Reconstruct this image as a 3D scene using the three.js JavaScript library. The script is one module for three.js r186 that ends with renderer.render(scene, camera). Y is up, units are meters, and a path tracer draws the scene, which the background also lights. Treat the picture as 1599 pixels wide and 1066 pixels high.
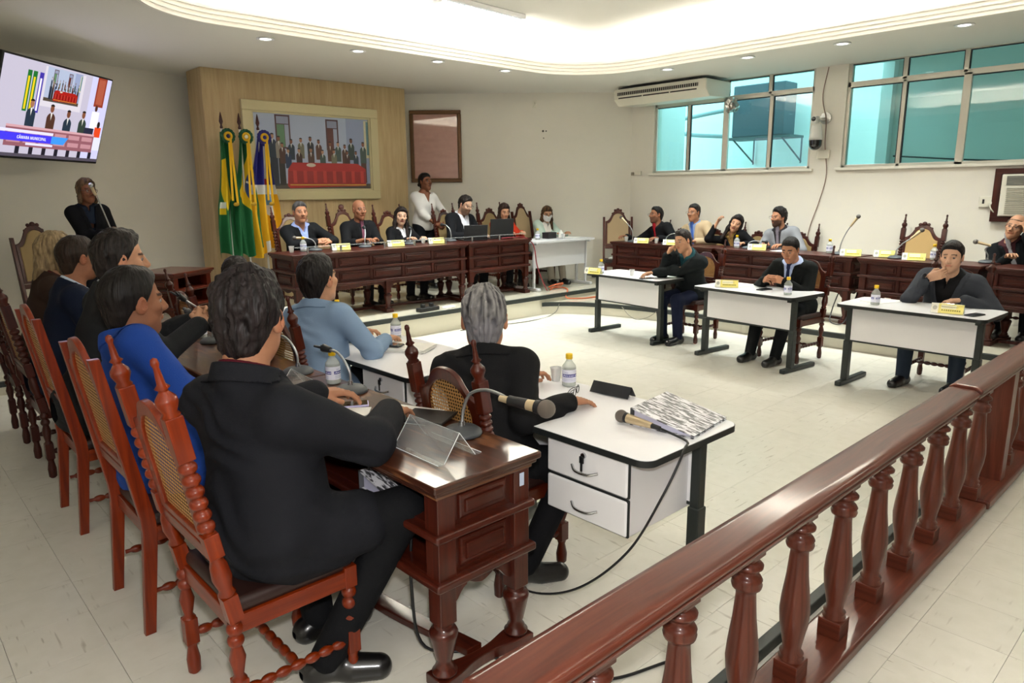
import * as THREE from 'three';
import { RectAreaLightUniformsLib } from 'three/addons/lights/RectAreaLightUniformsLib.js';
import { mergeGeometries, mergeVertices, toCreasedNormals } from 'three/addons/utils/BufferGeometryUtils.js';
import { RoundedBoxGeometry } from 'three/addons/geometries/RoundedBoxGeometry.js';

// ---------------------------------------------------------------- camera, light, exposure
RectAreaLightUniformsLib.init();
const scene = new THREE.Scene();
scene.background = new THREE.Color(0.75, 0.88, 1.0).multiplyScalar(4.5);      // daylight outside the windows
const renderer = new THREE.WebGLRenderer({ antialias: true });
renderer.toneMapping = THREE.LinearToneMapping;
renderer.toneMappingExposure = 1.55;
renderer.shadowMap.enabled = true;
renderer.shadowMap.type = THREE.PCFSoftShadowMap;

const TH = 0.82, PITCH = THREE.MathUtils.degToRad(12);
const camera = new THREE.PerspectiveCamera(2 * Math.atan(533 / 1100) * 180 / Math.PI, 1599 / 1066, 0.05, 100);
camera.position.set(0, 1.72, 0);
camera.lookAt(Math.cos(TH) * Math.cos(PITCH), 1.72 - Math.sin(PITCH), -Math.sin(TH) * Math.cos(PITCH));
camera.rotateZ(THREE.MathUtils.degToRad(-0.48));
scene.add(camera);

const CEIL = 3.28, UPPER = 3.72;                                              // soffit and raised ceiling of the cove
const HOLE = { x0: 1.85, x1: 7.95, z0: -7.02, z1: 0.9, r: 1.0 };              // rounded opening of the cove
function addLight(l, name) { l.name = name; l.castShadow = true; scene.add(l); return l; }
const COVE_COLOR = new THREE.Color(1.0, 0.965, 0.89);
for (const [x, z, w, rot, power] of [[4.9, -7.22, 4.6, 0, 82], [8.15, -3.1, 5.6, Math.PI / 2, 92], [1.65, -3.1, 5.6, Math.PI / 2, 40], [4.9, 1.1, 4.6, 0, 36]]) {
  const l = addLight(new THREE.RectAreaLight(COVE_COLOR, power, w, 0.1), 'cove_tube');
  l.position.set(x, CEIL + 0.10, z);
  l.rotation.set(Math.PI / 2, 0, rot);                                        // faces up to the raised ceiling
}
// the photographer's flash, just above the lens
const flash = addLight(new THREE.PointLight(new THREE.Color(1, 0.98, 0.96), 8, 0, 2), 'camera_flash');
flash.position.set(0.05, 1.86, 0.0); flash.shadow.radius = 2;

// ---------------------------------------------------------------- helpers
let seedState = 12345;
function rnd() { seedState = (seedState + 0x6D2B79F5) | 0; let t = Math.imul(seedState ^ (seedState >>> 15), 1 | seedState); t = (t + Math.imul(t ^ (t >>> 7), 61 | t)) ^ t; return ((t ^ (t >>> 14)) >>> 0) / 4294967296; }
function hash2(x, y, s) { let h = Math.imul(x | 0, 374761393) + Math.imul(y | 0, 668265263) + Math.imul(s | 0, 1442695041); h = Math.imul(h ^ (h >>> 13), 1274126177); return ((h ^ (h >>> 16)) >>> 0) / 4294967296; }
function vnoise(x, y, px, py, s) {                                            // tileable value noise, period px by py
  const xi = Math.floor(x), yi = Math.floor(y), fx = x - xi, fy = y - yi, u = fx * fx * (3 - 2 * fx), v = fy * fy * (3 - 2 * fy);
  const X0 = ((xi % px) + px) % px, X1 = (X0 + 1) % px, Y0 = ((yi % py) + py) % py, Y1 = (Y0 + 1) % py;
  const a = hash2(X0, Y0, s), b = hash2(X1, Y0, s), c = hash2(X0, Y1, s), d = hash2(X1, Y1, s);
  return a + (b - a) * u + (c - a) * v + (a - b - c + d) * u * v;
}
function fbm(u, v, fx, fy, s, o = 4) { let t = 0, a = 0.5, n = 0; for (let i = 0; i < o; i++) { t += a * vnoise(u * fx, v * fy, fx, fy, s + i); n += a; a *= 0.5; fx *= 2; fy *= 2; } return t / n; }
function tex(w, h, fn, { srgb = true, repeat } = {}) {
  const d = new Uint8Array(w * h * 4);
  for (let y = 0; y < h; y++) for (let x = 0; x < w; x++) { const c = fn(x / w, y / h), i = (y * w + x) * 4; for (let k = 0; k < 3; k++) d[i + k] = Math.max(0, Math.min(255, (Array.isArray(c) ? c[k] : c) * 255)); d[i + 3] = 255; }
  const t = new THREE.DataTexture(d, w, h, THREE.RGBAFormat);
  t.magFilter = THREE.LinearFilter; t.minFilter = THREE.LinearMipmapLinearFilter; t.generateMipmaps = true;
  t.wrapS = t.wrapT = THREE.RepeatWrapping; if (srgb) t.colorSpace = THREE.SRGBColorSpace; if (repeat) t.repeat.set(...repeat); t.needsUpdate = true; return t;
}
function canvasTex(w, h, draw) {
  const c = document.createElement('canvas'); c.width = w; c.height = h; draw(c.getContext('2d'), w, h);
  const t = new THREE.CanvasTexture(c); t.colorSpace = THREE.SRGBColorSpace; t.magFilter = THREE.LinearFilter; return t;
}
const mix = (a, b, t) => a.map((v, i) => v + (b[i] - v) * t);
const hex = (h) => { const c = parseInt(h.slice(1), 16); return [(c >> 16) / 255, ((c >> 8) & 255) / 255, (c & 255) / 255]; };
const used = {};
function numbered(name) { if (!(name in used)) { used[name] = 0; return name; } used[name]++; return name + '_' + String(used[name]).padStart(3, '0'); }
function thing(name, label, category, [x, y, z] = [0, 0, 0], turn = 0, group) {
  const o = new THREE.Group(); o.name = numbered(name); o.position.set(x, y, z); o.rotation.y = turn;
  o.userData = { label, category }; if (group) o.userData.group = group; scene.add(o); return o;
}
function struct(name, label, parent = scene) { const o = new THREE.Group(); o.name = parent === scene ? numbered(name) : name; o.userData = { kind: 'structure' }; if (label) o.userData.label = label; parent.add(o); return o; }
function obj(name, geo, mat, parent) {
  const g = Array.isArray(geo) ? merge(geo) : geo, m = new THREE.Mesh(g, mat);
  m.name = name; m.castShadow = m.receiveShadow = true; parent.add(m); return m;
}
function dup(root, [x, y, z], turn, label, group) {
  const r = root.clone(); r.name = numbered(root.name.replace(/_\d{3}$/, '')); r.userData = { ...root.userData }; scene.add(r);
  r.position.set(x, y, z); r.rotation.y = turn; if (label) r.userData.label = label; if (group) r.userData.group = group; return r;
}
function merge(list) {
  const gs = list.flat(9).map((g) => { const n = g.index ? g.toNonIndexed() : g.clone(); for (const k of Object.keys(n.attributes)) if (!['position', 'normal', 'uv'].includes(k)) n.deleteAttribute(k); if (!n.attributes.uv) n.setAttribute('uv', new THREE.BufferAttribute(new Float32Array(n.attributes.position.count * 2), 2)); n.morphAttributes = {}; return n; });
  return gs.length === 1 ? gs[0] : mergeGeometries(gs);
}
// texture coordinates in metres; the grain (v) runs along the longest side or the axis given
function grain(g, axis) {
  if (g.index) g = g.toNonIndexed();
  g.computeBoundingBox(); const s = new THREE.Vector3(); g.boundingBox.getSize(s);
  const a = axis || (s.x >= s.y && s.x >= s.z ? 'x' : s.y >= s.z ? 'y' : 'z'), p = g.attributes.position, n = g.attributes.normal, uv = new Float32Array(p.count * 2), off = rnd() * 3, off2 = rnd() * 3;
  for (let i = 0; i < p.count; i++) {
    const P = { x: p.getX(i), y: p.getY(i), z: p.getZ(i) }, N = { x: Math.abs(n.getX(i)), y: Math.abs(n.getY(i)), z: Math.abs(n.getZ(i)) };
    const others = ['x', 'y', 'z'].filter((k) => k !== a), across = N[others[0]] > N[others[1]] ? others[1] : others[0];
    uv[2 * i] = P[across] + off; uv[2 * i + 1] = P[a] + off2;
  }
  g.setAttribute('uv', new THREE.BufferAttribute(uv, 2)); return g;
}
const place = (g, x = 0, y = 0, z = 0, rx = 0, ry = 0, rz = 0) => { if (rx || ry || rz) g.applyMatrix4(new THREE.Matrix4().makeRotationFromEuler(new THREE.Euler(rx, ry, rz))); g.translate(x, y, z); return g; };
const box = (w, h, d, x = 0, y = 0, z = 0, rx, ry, rz) => grain(place(new THREE.BoxGeometry(w, h, d), x, y, z, rx, ry, rz));
const rbox = (w, h, d, r, x = 0, y = 0, z = 0, rx, ry, rz, seg = 2) => grain(place(new RoundedBoxGeometry(w, h, d, seg, Math.min(r, w / 2.01, h / 2.01, d / 2.01)), x, y, z, rx, ry, rz));
const cyl = (r0, r1, h, x = 0, y = 0, z = 0, n = 16, rx, ry, rz) => place(new THREE.CylinderGeometry(r0, r1, h, n), x, y, z, rx, ry, rz);
const ball = (r, x = 0, y = 0, z = 0, sx = 1, sy = 1, sz = 1, n = 14) => { const g = new THREE.SphereGeometry(r, n, Math.max(6, n >> 1)); g.scale(sx, sy, sz); return place(g, x, y, z); };
const V = (a) => new THREE.Vector3(...a);
const tube = (pts, r, n = 6, seg) => new THREE.TubeGeometry(new THREE.CatmullRomCurve3(pts.map(V)), seg || pts.length * 5, r, n);
function rod(a, b, r0, r1 = r0, n = 10) { const A = V(a), B = V(b), d = B.clone().sub(A), g = new THREE.CylinderGeometry(r1, r0, d.length(), n); g.applyQuaternion(new THREE.Quaternion().setFromUnitVectors(new THREE.Vector3(0, 1, 0), d.normalize())); g.translate((A.x + B.x) / 2, (A.y + B.y) / 2, (A.z + B.z) / 2); return g; }
const lathe = (pts, n = 16) => grain(new THREE.LatheGeometry(pts.map((p) => new THREE.Vector2(Math.max(p[0], 1e-4), p[1])), n), 'y');
function shapeOf(pts) { const s = new THREE.Shape(); pts.forEach((p, i) => i ? s.lineTo(p[0], p[1]) : s.moveTo(p[0], p[1])); return s; }
function extrude(shape, depth, bevel = 0, curveSegments = 10) {
  const g = new THREE.ExtrudeGeometry(shape, { depth: depth - 2 * bevel, bevelEnabled: bevel > 0, bevelSize: bevel, bevelThickness: bevel, bevelOffset: -bevel, bevelSegments: 2, curveSegments });
  g.translate(0, 0, -(depth - 2 * bevel) / 2); return g;                       // centred in z
}
const std = (color, roughness = 0.6, more = {}) => new THREE.MeshStandardMaterial({ color, roughness, ...more });
const phy = (color, roughness = 0.5, more = {}) => new THREE.MeshPhysicalMaterial({ color, roughness, ...more });

// ---------------------------------------------------------------- materials
function woodTex(dark, light, s) {
  return tex(256, 512, (u, v) => { const w = fbm(u, v, 4, 2, s, 3), g = fbm(u + 0.12 * w, v, 34, 3, s + 9, 3), f = fbm(u, v, 90, 6, s + 20, 2); return mix(dark, light, Math.max(0, Math.min(1, 0.15 + 0.75 * g * (0.6 + 0.5 * w) + 0.2 * (f - 0.5)))); }, { repeat: [2.2, 1.1] });
}
const WOOD_DARK = woodTex(hex('#200703'), hex('#561d0d'), 3), WOOD_RED = woodTex(hex('#2c0902'), hex('#5c1d07'), 5), WOOD_ORANGE = woodTex(hex('#4a1000'), hex('#9c3802'), 7), WOOD_RAIL = woodTex(hex('#3c160c'), hex('#763a27'), 11);
const wood = (map, rough = 0.38, coat = 0.5) => new THREE.MeshPhysicalMaterial({ map, roughness: rough, specularIntensity: 0.5, clearcoat: coat, clearcoatRoughness: 0.1 });
const M = {
  dark: wood(WOOD_DARK, 0.45, 0.2), red: wood(WOOD_RED, 0.36, 0.6), orange: wood(WOOD_ORANGE, 0.42, 0.45), rail: wood(WOOD_RAIL, 0.42, 0.4),
  white: phy('#f1f0f1', 0.45), whiteTop: phy('#f5f5f9', 0.32, { clearcoat: 0.15, clearcoatRoughness: 0.3 }), greyLam: phy('#c9c9cc', 0.45), blackEdge: std('#1c2020', 0.5), blackMetal: phy('#20262400'.slice(0, 7), 0.42),
  blackPlastic: phy('#17181a', 0.45), darkGrey: phy('#3c4044', 0.5), chrome: std('#c4c6c8', 0.25, { metalness: 1 }), steel: std('#a8abad', 0.38, { metalness: 0.9 }),
  alu: std('#c9c5b8', 0.42, { metalness: 0.35 }), yellow: phy('#efc40c', 0.4), clear: phy('#f4f6f6', 0.04, { transmission: 0.9, thickness: 0, ior: 1.45 }), gel: phy('#eef1ee', 0.15, { transmission: 0.72, thickness: 0, ior: 1.2 }),
  paper: std('#eceae4', 0.85), gold: std('#8f7434', 0.4, { metalness: 0.6 }), champagne: phy('#c9b592', 0.35, { metalness: 0.5 }),
};
// ---------------------------------------------------------------- the room
const plasterBump = tex(256, 256, (u, v) => fbm(u, v, 24, 24, 41, 3), { srgb: false, repeat: [1.2, 1.2] });
const wallTex = tex(256, 256, (u, v) => mix(hex('#dfdacd'), hex('#e7e2d6'), fbm(u, v, 5, 5, 31, 4)), { repeat: [0.4, 0.4] });
M.wall = new THREE.MeshStandardMaterial({ map: wallTex, roughness: 0.72, bumpMap: plasterBump, bumpScale: 0.0006 });
M.ceil = std('#dedbd3', 0.85); M.upper = std('#f0ede6', 0.9);
const wallBox = (x0, z0, x1, z1, y0, y1, t, out) => {                         // a slab along a line, its thickness going outwards
  const dx = x1 - x0, dz = z1 - z0, L = Math.hypot(dx, dz), nx = dz / L * out, nz = -dx / L * out;
  return grain(place(new THREE.BoxGeometry(L, y1 - y0, t), (x0 + x1) / 2 + nx * t / 2, (y0 + y1) / 2, (z0 + z1) / 2 + nz * t / 2, 0, -Math.atan2(dz, dx), 0), 'y');
};
const XR = 9.65, PANELZ = -9.45;
// floor: vinyl tiles on a screed
const floorG = struct('floor', 'pale cream vinyl tile floor');
obj('screed', box(13.2, 0.1, 18.8, 3.6, -0.062, -2.8), std('#8d887c', 0.9), floorG);
const tileTexs = [0, 1, 2].map((k) => tex(128, 128, (u, v) => {
  const n = fbm(u, v, 6, 6, 60 + k, 4), streak = fbm(u, v, 26, 3, 70 + k, 2); let c = mix(hex('#dad7ca'), hex('#e4e1d6'), n);
  if (streak > 0.78) c = mix(c, hex('#9f9787'), Math.min(1, (streak - 0.78) * 9) * (k === 1 ? 0.6 : 0.25)); return c; }));
const tileMats = tileTexs.map((map) => phy('#ffffff', 0.34, { map, clearcoat: 0.25, clearcoatRoughness: 0.25 }));
const TILE = 0.305, tileGeo = new THREE.BoxGeometry(TILE - 0.0016, 0.012, TILE - 0.0016);
const spots = [];
for (let i = 0; i < 32; i++) for (let j = 0; j < 36; j++) { const x = -0.4 + (i + 0.5) * TILE, z = -9.9 + (j + 0.5) * TILE; if (z > 1.0) continue; spots.push([x, z, Math.hypot(x - 0.4, z)]); }
{
  const dir = [Math.cos(TH), -Math.sin(TH)];
  const seen = (x, z) => { const f = x * dir[0] + z * dir[1], s = x * -dir[1] + z * dir[0]; return f > 1.2 && Math.abs(s) < 0.78 * f; };
  const near = spots.filter(([x, z]) => seen(x, z)).sort((a, b) => a[2] - b[2]), single = new Set(near.slice(0, 300));
  for (const s of single) { const t = new THREE.Mesh(tileGeo, tileMats[Math.floor(hash2(s[0] * 100, s[1] * 100, 5) * 3)]); t.position.set(s[0], -0.006, s[1]); t.rotation.y = Math.floor(hash2(s[0] * 100, s[1] * 100, 8) * 4) * Math.PI / 2; t.name = 'tile'; t.castShadow = t.receiveShadow = true; floorG.add(t); }
  const rest = spots.filter((s) => !single.has(s)), inst = new THREE.InstancedMesh(tileGeo, tileMats[0], rest.length), m4 = new THREE.Matrix4();
  rest.forEach((s, i) => { m4.makeRotationY(Math.floor(hash2(s[0] * 100, s[1] * 100, 8) * 4) * Math.PI / 2).setPosition(s[0], -0.006, s[1]); inst.setMatrixAt(i, m4); });
  inst.name = 'tile_field'; inst.userData.kind = 'stuff'; inst.castShadow = inst.receiveShadow = true; floorG.add(inst);
}
// walls: back (left of the panel it runs slightly oblique), diagonal, window wall, and the ones behind the camera
const wb = struct('wall_back', 'cream plastered back wall');
obj('plaster', [wallBox(-1.6, -9.0, 3.9, -10.4, 0, 4, 0.2, 1), wallBox(3.9, -10.4, 6.95, -9.98, 0, 4, 0.2, 1)], M.wall, wb);
const wd = struct('wall_diagonal', 'cream plastered diagonal corner wall');
obj('plaster', wallBox(6.9, -9.95, XR + 0.02, -7.4, 0, 4, 0.2, 1), M.wall, wd);
const SILL = 1.98, W1 = [-6.98, -4.42], W2 = [-4.0, -0.6];
const wr = struct('wall_right', 'cream plastered window wall');
obj('plaster', [wallBox(XR, -7.5, XR, 6.5, 0, SILL, 0.2, 1), wallBox(XR, -7.5, XR, W1[0], SILL, 4, 0.2, 1), wallBox(XR, W1[1], XR, W2[0], SILL, 4, 0.2, 1), wallBox(XR, W2[1], XR, 6.5, SILL, 4, 0.2, 1), wallBox(XR, -7.5, XR, 6.5, CEIL + 0.05, 4, 0.2, 1)], M.wall, wr);
const wl = struct('wall_left', 'cream plastered side wall');
obj('plaster', wallBox(-1.6, 6.5, -1.6, -9.1, 0, 4, 0.2, 1), M.wall, wl);
const wf = struct('wall_front', 'cream plastered wall behind the public area');
obj('plaster', wallBox(XR + 0.2, 6.5, -1.8, 6.5, 0, 4, 0.2, 1), M.wall, wf);
// soffit with the rounded cove opening
function roundRect(target, { x0, x1, z0, z1, r }, o = 0) {                     // in x, -z so that a turn of -90 degrees lays it flat
  x0 -= o; x1 += o; z0 -= o; z1 += o; r += o; const a = -z1, b = -z0;
  target.moveTo(x0 + r, a); target.lineTo(x1 - r, a); target.absarc(x1 - r, a + r, r, -Math.PI / 2, 0); target.lineTo(x1, b - r); target.absarc(x1 - r, b - r, r, 0, Math.PI / 2);
  target.lineTo(x0 + r, b); target.absarc(x0 + r, b - r, r, Math.PI / 2, Math.PI); target.lineTo(x0, a + r); target.absarc(x0 + r, a + r, r, Math.PI, Math.PI * 1.5); return target;
}
function flat(shape, y0, h) { const g = new THREE.ExtrudeGeometry(shape, { depth: h, bevelEnabled: false, curveSegments: 28 }); g.rotateX(-Math.PI / 2); g.translate(0, y0, 0); return g; }
const ceilG = struct('ceiling', 'off white ceiling with a rounded lit cove');
const soffit = shapeOf([[-1.8, -6.7], [9.9, -6.7], [9.9, 10.7], [-1.8, 10.7]]); soffit.holes.push(roundRect(new THREE.Path(), HOLE, 0.02));
obj('soffit', flat(soffit, CEIL, 0.05), M.ceil, ceilG);
obj('raised_ceiling', flat(roundRect(new THREE.Shape(), HOLE, 0.5), UPPER, 0.06), M.upper, ceilG);
const side = roundRect(new THREE.Shape(), HOLE, 0.52); side.holes.push(roundRect(new THREE.Path(), HOLE, 0.47));
obj('cove_side', flat(side, CEIL + 0.05, UPPER - CEIL - 0.05), M.upper, ceilG);
const trim = struct('trim_1', 'white stepped moulding around the cove opening');
const rimBody = roundRect(new THREE.Shape(), HOLE, 0.025); rimBody.holes.push(roundRect(new THREE.Path(), HOLE, 0.0));
M.rim = std('#ece8df', 0.7);
obj('rim_board', flat(rimBody, CEIL - 0.012, 0.17), M.rim, trim);
for (let k = 0; k < 4; k++) { const s = roundRect(new THREE.Shape(), HOLE, 0.004); s.holes.push(roundRect(new THREE.Path(), HOLE, -0.009 - 0.002 * k)); obj('rim_ridge', flat(s, CEIL - 0.012 + k * 0.043, 0.022), M.rim, trim); }
// hidden cove tubes
M.tube = std('#ffffff', 0.5, { emissive: new THREE.Color(1, 0.93, 0.8), emissiveIntensity: 6 });
for (const [x, z, w, r, n] of [[4.9, -7.24, 4.6, 0, 'above the dais edge'], [8.17, -3.1, 5.6, 1, 'along the window side'], [1.63, -3.1, 5.6, 1, 'along the left row'], [4.9, 1.12, 4.6, 0, 'over the public side']]) {
  const o = thing('cove_tube_light', 'hidden warm fluorescent tube in the cove ' + n, 'lamp', [x, CEIL + 0.075, z], r * Math.PI / 2, 'hidden cove tubes');
  obj('lamp_tube', cyl(0.014, 0.014, w, 0, 0.005, 0, 10, 0, 0, Math.PI / 2), M.tube, o); obj('batten', box(w, 0.03, 0.04, 0, -0.02, 0), M.white, o);
}
// downlights in the soffit
M.lampGlow = std('#ffffff', 0.5, { emissive: new THREE.Color(0.95, 1, 0.95), emissiveIntensity: 5 });
[[3.44, -7.36], [4.49, -7.3], [5.56, -7.24], [6.64, -7.2], [8.2, -5.75], [8.22, -4.62], [8.27, -3.52], [8.27, -2.35]].forEach(([x, z], i) => {
  const back = i < 4, n = ['by the flags end of the dais', 'above the bald official', 'above the dark haired woman', 'beside the cove corner', 'in front of the ceiling air conditioner', 'above the woman in black', 'between the two windows', 'in front of the wide window'][i];
  const o = thing('downlight', 'round recessed white downlight ' + n, 'ceiling light', [x, CEIL, z], 0, 'recessed downlights');
  obj('trim_ring', lathe([[0.055, -0.002], [0.085, -0.002], [0.09, -0.006], [0.085, -0.012], [0.06, -0.012], [0.055, -0.002]], 24), M.white, o);
  obj('lamp_glass', cyl(0.056, 0.056, 0.006, 0, -0.004, 0, 24), M.lampGlow, o);
  const l = addLight(new THREE.SpotLight(new THREE.Color(0.95, 1, 0.96), 16, 0, 1.0, 0.9, 2), 'downlight_lamp'); l.position.set(x, CEIL - 0.012, z); l.target.position.set(x, 0, z); l.shadow.radius = 2.5; scene.add(l.target);
});
// fluorescent fixture on the raised ceiling
{
  const o = thing('fluorescent_fixture', 'long white louvred fluorescent fixture on the raised ceiling', 'ceiling light', [5.42, UPPER, -6.33], 0.06);
  obj('housing', rbox(1.35, 0.05, 0.24, 0.01, 0, -0.027, 0), M.white, o);
  obj('lamp_tube', [cyl(0.013, 0.013, 1.2, 0, -0.062, -0.05, 10, 0, 0, Math.PI / 2), cyl(0.013, 0.013, 1.2, 0, -0.062, 0.05, 10, 0, 0, Math.PI / 2)], std('#ffffff', 0.5, { emissive: new THREE.Color(0.92, 1, 1), emissiveIntensity: 2.5 }), o);
  for (let k = 0; k < 16; k++) obj('louvre', box(0.004, 0.03, 0.22, -0.6 + k * 0.08, -0.07, 0), M.steel, o);
  const l = addLight(new THREE.RectAreaLight(new THREE.Color(0.93, 1, 1), 5, 1.2, 0.2), 'fluorescent_lamp'); l.position.set(5.42, UPPER - 0.09, -6.33); l.rotation.set(-Math.PI / 2, 0, 0);
}
// platforms: dais at the back, low step at the left, curved step on the right
M.nosing = phy('#22282666'.slice(0, 7), 0.5); M.riser = phy('#d9d4c0', 0.2, { clearcoat: 0.7, clearcoatRoughness: 0.08 });
const dais = struct('platform_back', 'raised dais under the head table');
const daisShape = shapeOf([[3.0, 6.98], [9.6, 6.98], [9.6, 7.5], [6.95, 9.9], [6.8, 10.05], [3.0, 10.2]]);
obj('dais_body', flat(daisShape, 0, 0.262), M.riser, dais);
obj('nosing', box(6.7, 0.05, 0.05, 6.3, 0.243, -6.97), M.nosing, dais);
const stepL = struct('platform_left', 'low step behind the left row');
obj('step_body', flat(shapeOf([[-1.55, 7.45], [3.0, 7.45], [3.0, 10.15], [-1.55, 8.95]]), 0, 0.12), M.riser, stepL);
obj('nosing', box(4.5, 0.045, 0.05, 0.75, 0.1, -7.44), M.nosing, stepL);
const stepR = struct('platform_right', 'curved step under the window side benches');
const curve = []; { const P = [[7.1, 6.98], [7.2, 6.93], [7.45, 6.68], [7.62, 6.36], [7.74, 5.9], [7.82, 5.3], [7.82, 4.5], [7.8, 3], [7.78, 1], [7.78, -1.5]]; const c = new THREE.CatmullRomCurve3(P.map((p) => new THREE.Vector3(p[0], p[1], 0))); for (let i = 0; i <= 50; i++) { const q = c.getPoint(i / 50); curve.push([q.x, q.y]); } }
obj('step_body', flat(shapeOf([...curve, [9.64, -1.5], [9.64, 6.98]]), 0, 0.165), M.riser, stepR);
{ const out = curve, inn = curve.map(([x, y], i) => { const a = curve[Math.max(0, i - 1)], b = curve[Math.min(50, i + 1)], dx = b[0] - a[0], dy = b[1] - a[1], L = Math.hypot(dx, dy); return [x + dy / L * 0.03, y - dx / L * 0.03]; });
  const o2 = curve.map(([x, y], i) => [2 * x - inn[i][0], 2 * y - inn[i][1]]); obj('nosing', flat(shapeOf([...o2, ...inn.reverse()]), 0.115, 0.052), M.nosing, stepR); }
// textured wood-look panel behind the head table
const panel = struct('trim_2', 'tall beige wood grain panel behind the head table');
const panelTex = tex(512, 512, (u, v) => { const g = fbm(u, v, 40, 5, 90, 3), b = fbm(u, v, 120, 10, 97, 2), w = fbm(u, v, 3, 3, 99, 3); return mix(hex('#a1875c'), hex('#ccb48a'), Math.min(1, Math.max(0, 0.1 + 0.5 * g + 0.25 * b + 0.2 * w))); }, { repeat: [0.7, 0.5] });
const panelBump = tex(256, 256, (u, v) => fbm(u, v, 60, 6, 95, 2), { srgb: false, repeat: [2.8, 2] });
obj('panel_board', grain(new RoundedBoxGeometry(3.08, 3.03, 0.5, 2, 0.02).translate(5.065, 0.26 + 1.51, PANELZ - 0.25), 'y'), new THREE.MeshStandardMaterial({ map: panelTex, bumpMap: panelBump, bumpScale: 0.002, roughness: 0.6 }), panel);
// ---------------------------------------------------------------- windows and what lies outside
M.tint = phy(new THREE.Color(0.30, 0.66, 0.64), 0.02, { transmission: 1, thickness: 0, ior: 1.55 });
M.rubber = std('#20262a', 0.7);
const bar = (z0, z1, y0, y1, x = XR + 0.05, t = 0.05) => rbox(t, Math.abs(y1 - y0), Math.abs(z1 - z0), 0.004, x, (y0 + y1) / 2, (z0 + z1) / 2, 0, 0, 0, 1);
function windowUnit(label, z0, z1, mulls, tops) {
  const g = struct('window_' + (windowUnit.n = (windowUnit.n || 0) + 1), label), T = 3.02, B = SILL, top = CEIL + 0.02;
  obj('frame', [bar(z0, z0 + 0.04, B, top), bar(z1 - 0.04, z1, B, top), bar(z0, z1, B, B + 0.045), bar(z0, z1, top - 0.03, top)], M.alu, g);
  obj('sill', rbox(0.24, 0.035, z1 - z0 + 0.12, 0.008, XR + 0.07, B - 0.005, (z0 + z1) / 2), M.wall, g);
  obj('transom', bar(z0, z1, T - 0.03, T + 0.035), M.alu, g);
  for (const [z, w] of mulls) obj('mullion', bar(z - w / 2, z + w / 2, B, T), M.alu, g);
  for (const z of tops) obj('mullion', bar(z - 0.025, z + 0.025, T, top), M.alu, g);
  const cells = (edges, y0, y1) => { for (let i = 0; i + 1 < edges.length; i++) { const a = edges[i] + 0.03, b = edges[i + 1] - 0.03; const p = obj('pane', new THREE.PlaneGeometry(b - a, y1 - y0).rotateY(-Math.PI / 2).translate(XR + 0.055, (y0 + y1) / 2, (a + b) / 2), M.tint, g); p.userData.label = 'teal tinted glass pane';
    obj('gasket', [bar(a - 0.004, a + 0.006, y0, y1, XR + 0.05, 0.03), bar(b - 0.006, b + 0.004, y0, y1, XR + 0.05, 0.03), bar(a, b, y1 - 0.006, y1 + 0.004, XR + 0.05, 0.03)], M.rubber, g); } };
  cells([z0, ...mulls.map((m) => m[0]), z1], B + 0.05, T - 0.035); cells([z0, ...tops, z1], T + 0.04, top - 0.035);
}
windowUnit('sliding aluminium window with teal glass beside the ceiling air conditioner', W1[0], W1[1], [[-6.36, 0.045], [-5.73, 0.085], [-5.03, 0.05]], [-5.73, -5.06]);
windowUnit('wide aluminium window with teal glass above the wall air conditioner', W2[0], W2[1], [[-3.32, 0.045], [-2.65, 0.085], [-1.95, 0.05], [-1.3, 0.085]], [-3.33, -2.68, -1.3]);
const court = struct('wall_courtyard', 'pale courtyard walls outside the windows');
M.court = std('#dedbd4', 0.9);
obj('plaster', [box(0.2, 6, 7.0, 12.6, 2.5, -8.0), box(1.4, 6, 0.2, 13.2, 2.5, -4.35)], M.court, court);
obj('return_wall', box(1.0, 6, 0.2, 10.42, 2.5, -7.35), M.court, court);
obj('porch_wall', [box(0.2, 6, 8.6, 11.9, 2.5, 0.1)], M.court, court); obj('porch_pillar', box(0.22, 6, 0.16, 11.75, 2.5, -4.24), M.court, court);
obj('added_shade_roof', [box(2.3, 0.12, 8.4, 10.9, 3.72, -0.1), box(2.3, 6, 0.2, 10.9, 2.5, 4.2)], M.court, court);  // unseen roof and end wall, added to shade the wall behind the wide window
obj('courtyard_ground', box(3.4, 0.1, 9.6, 11.5, -0.3, -4.2), std('#b9b5aa', 0.9), court);
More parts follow.
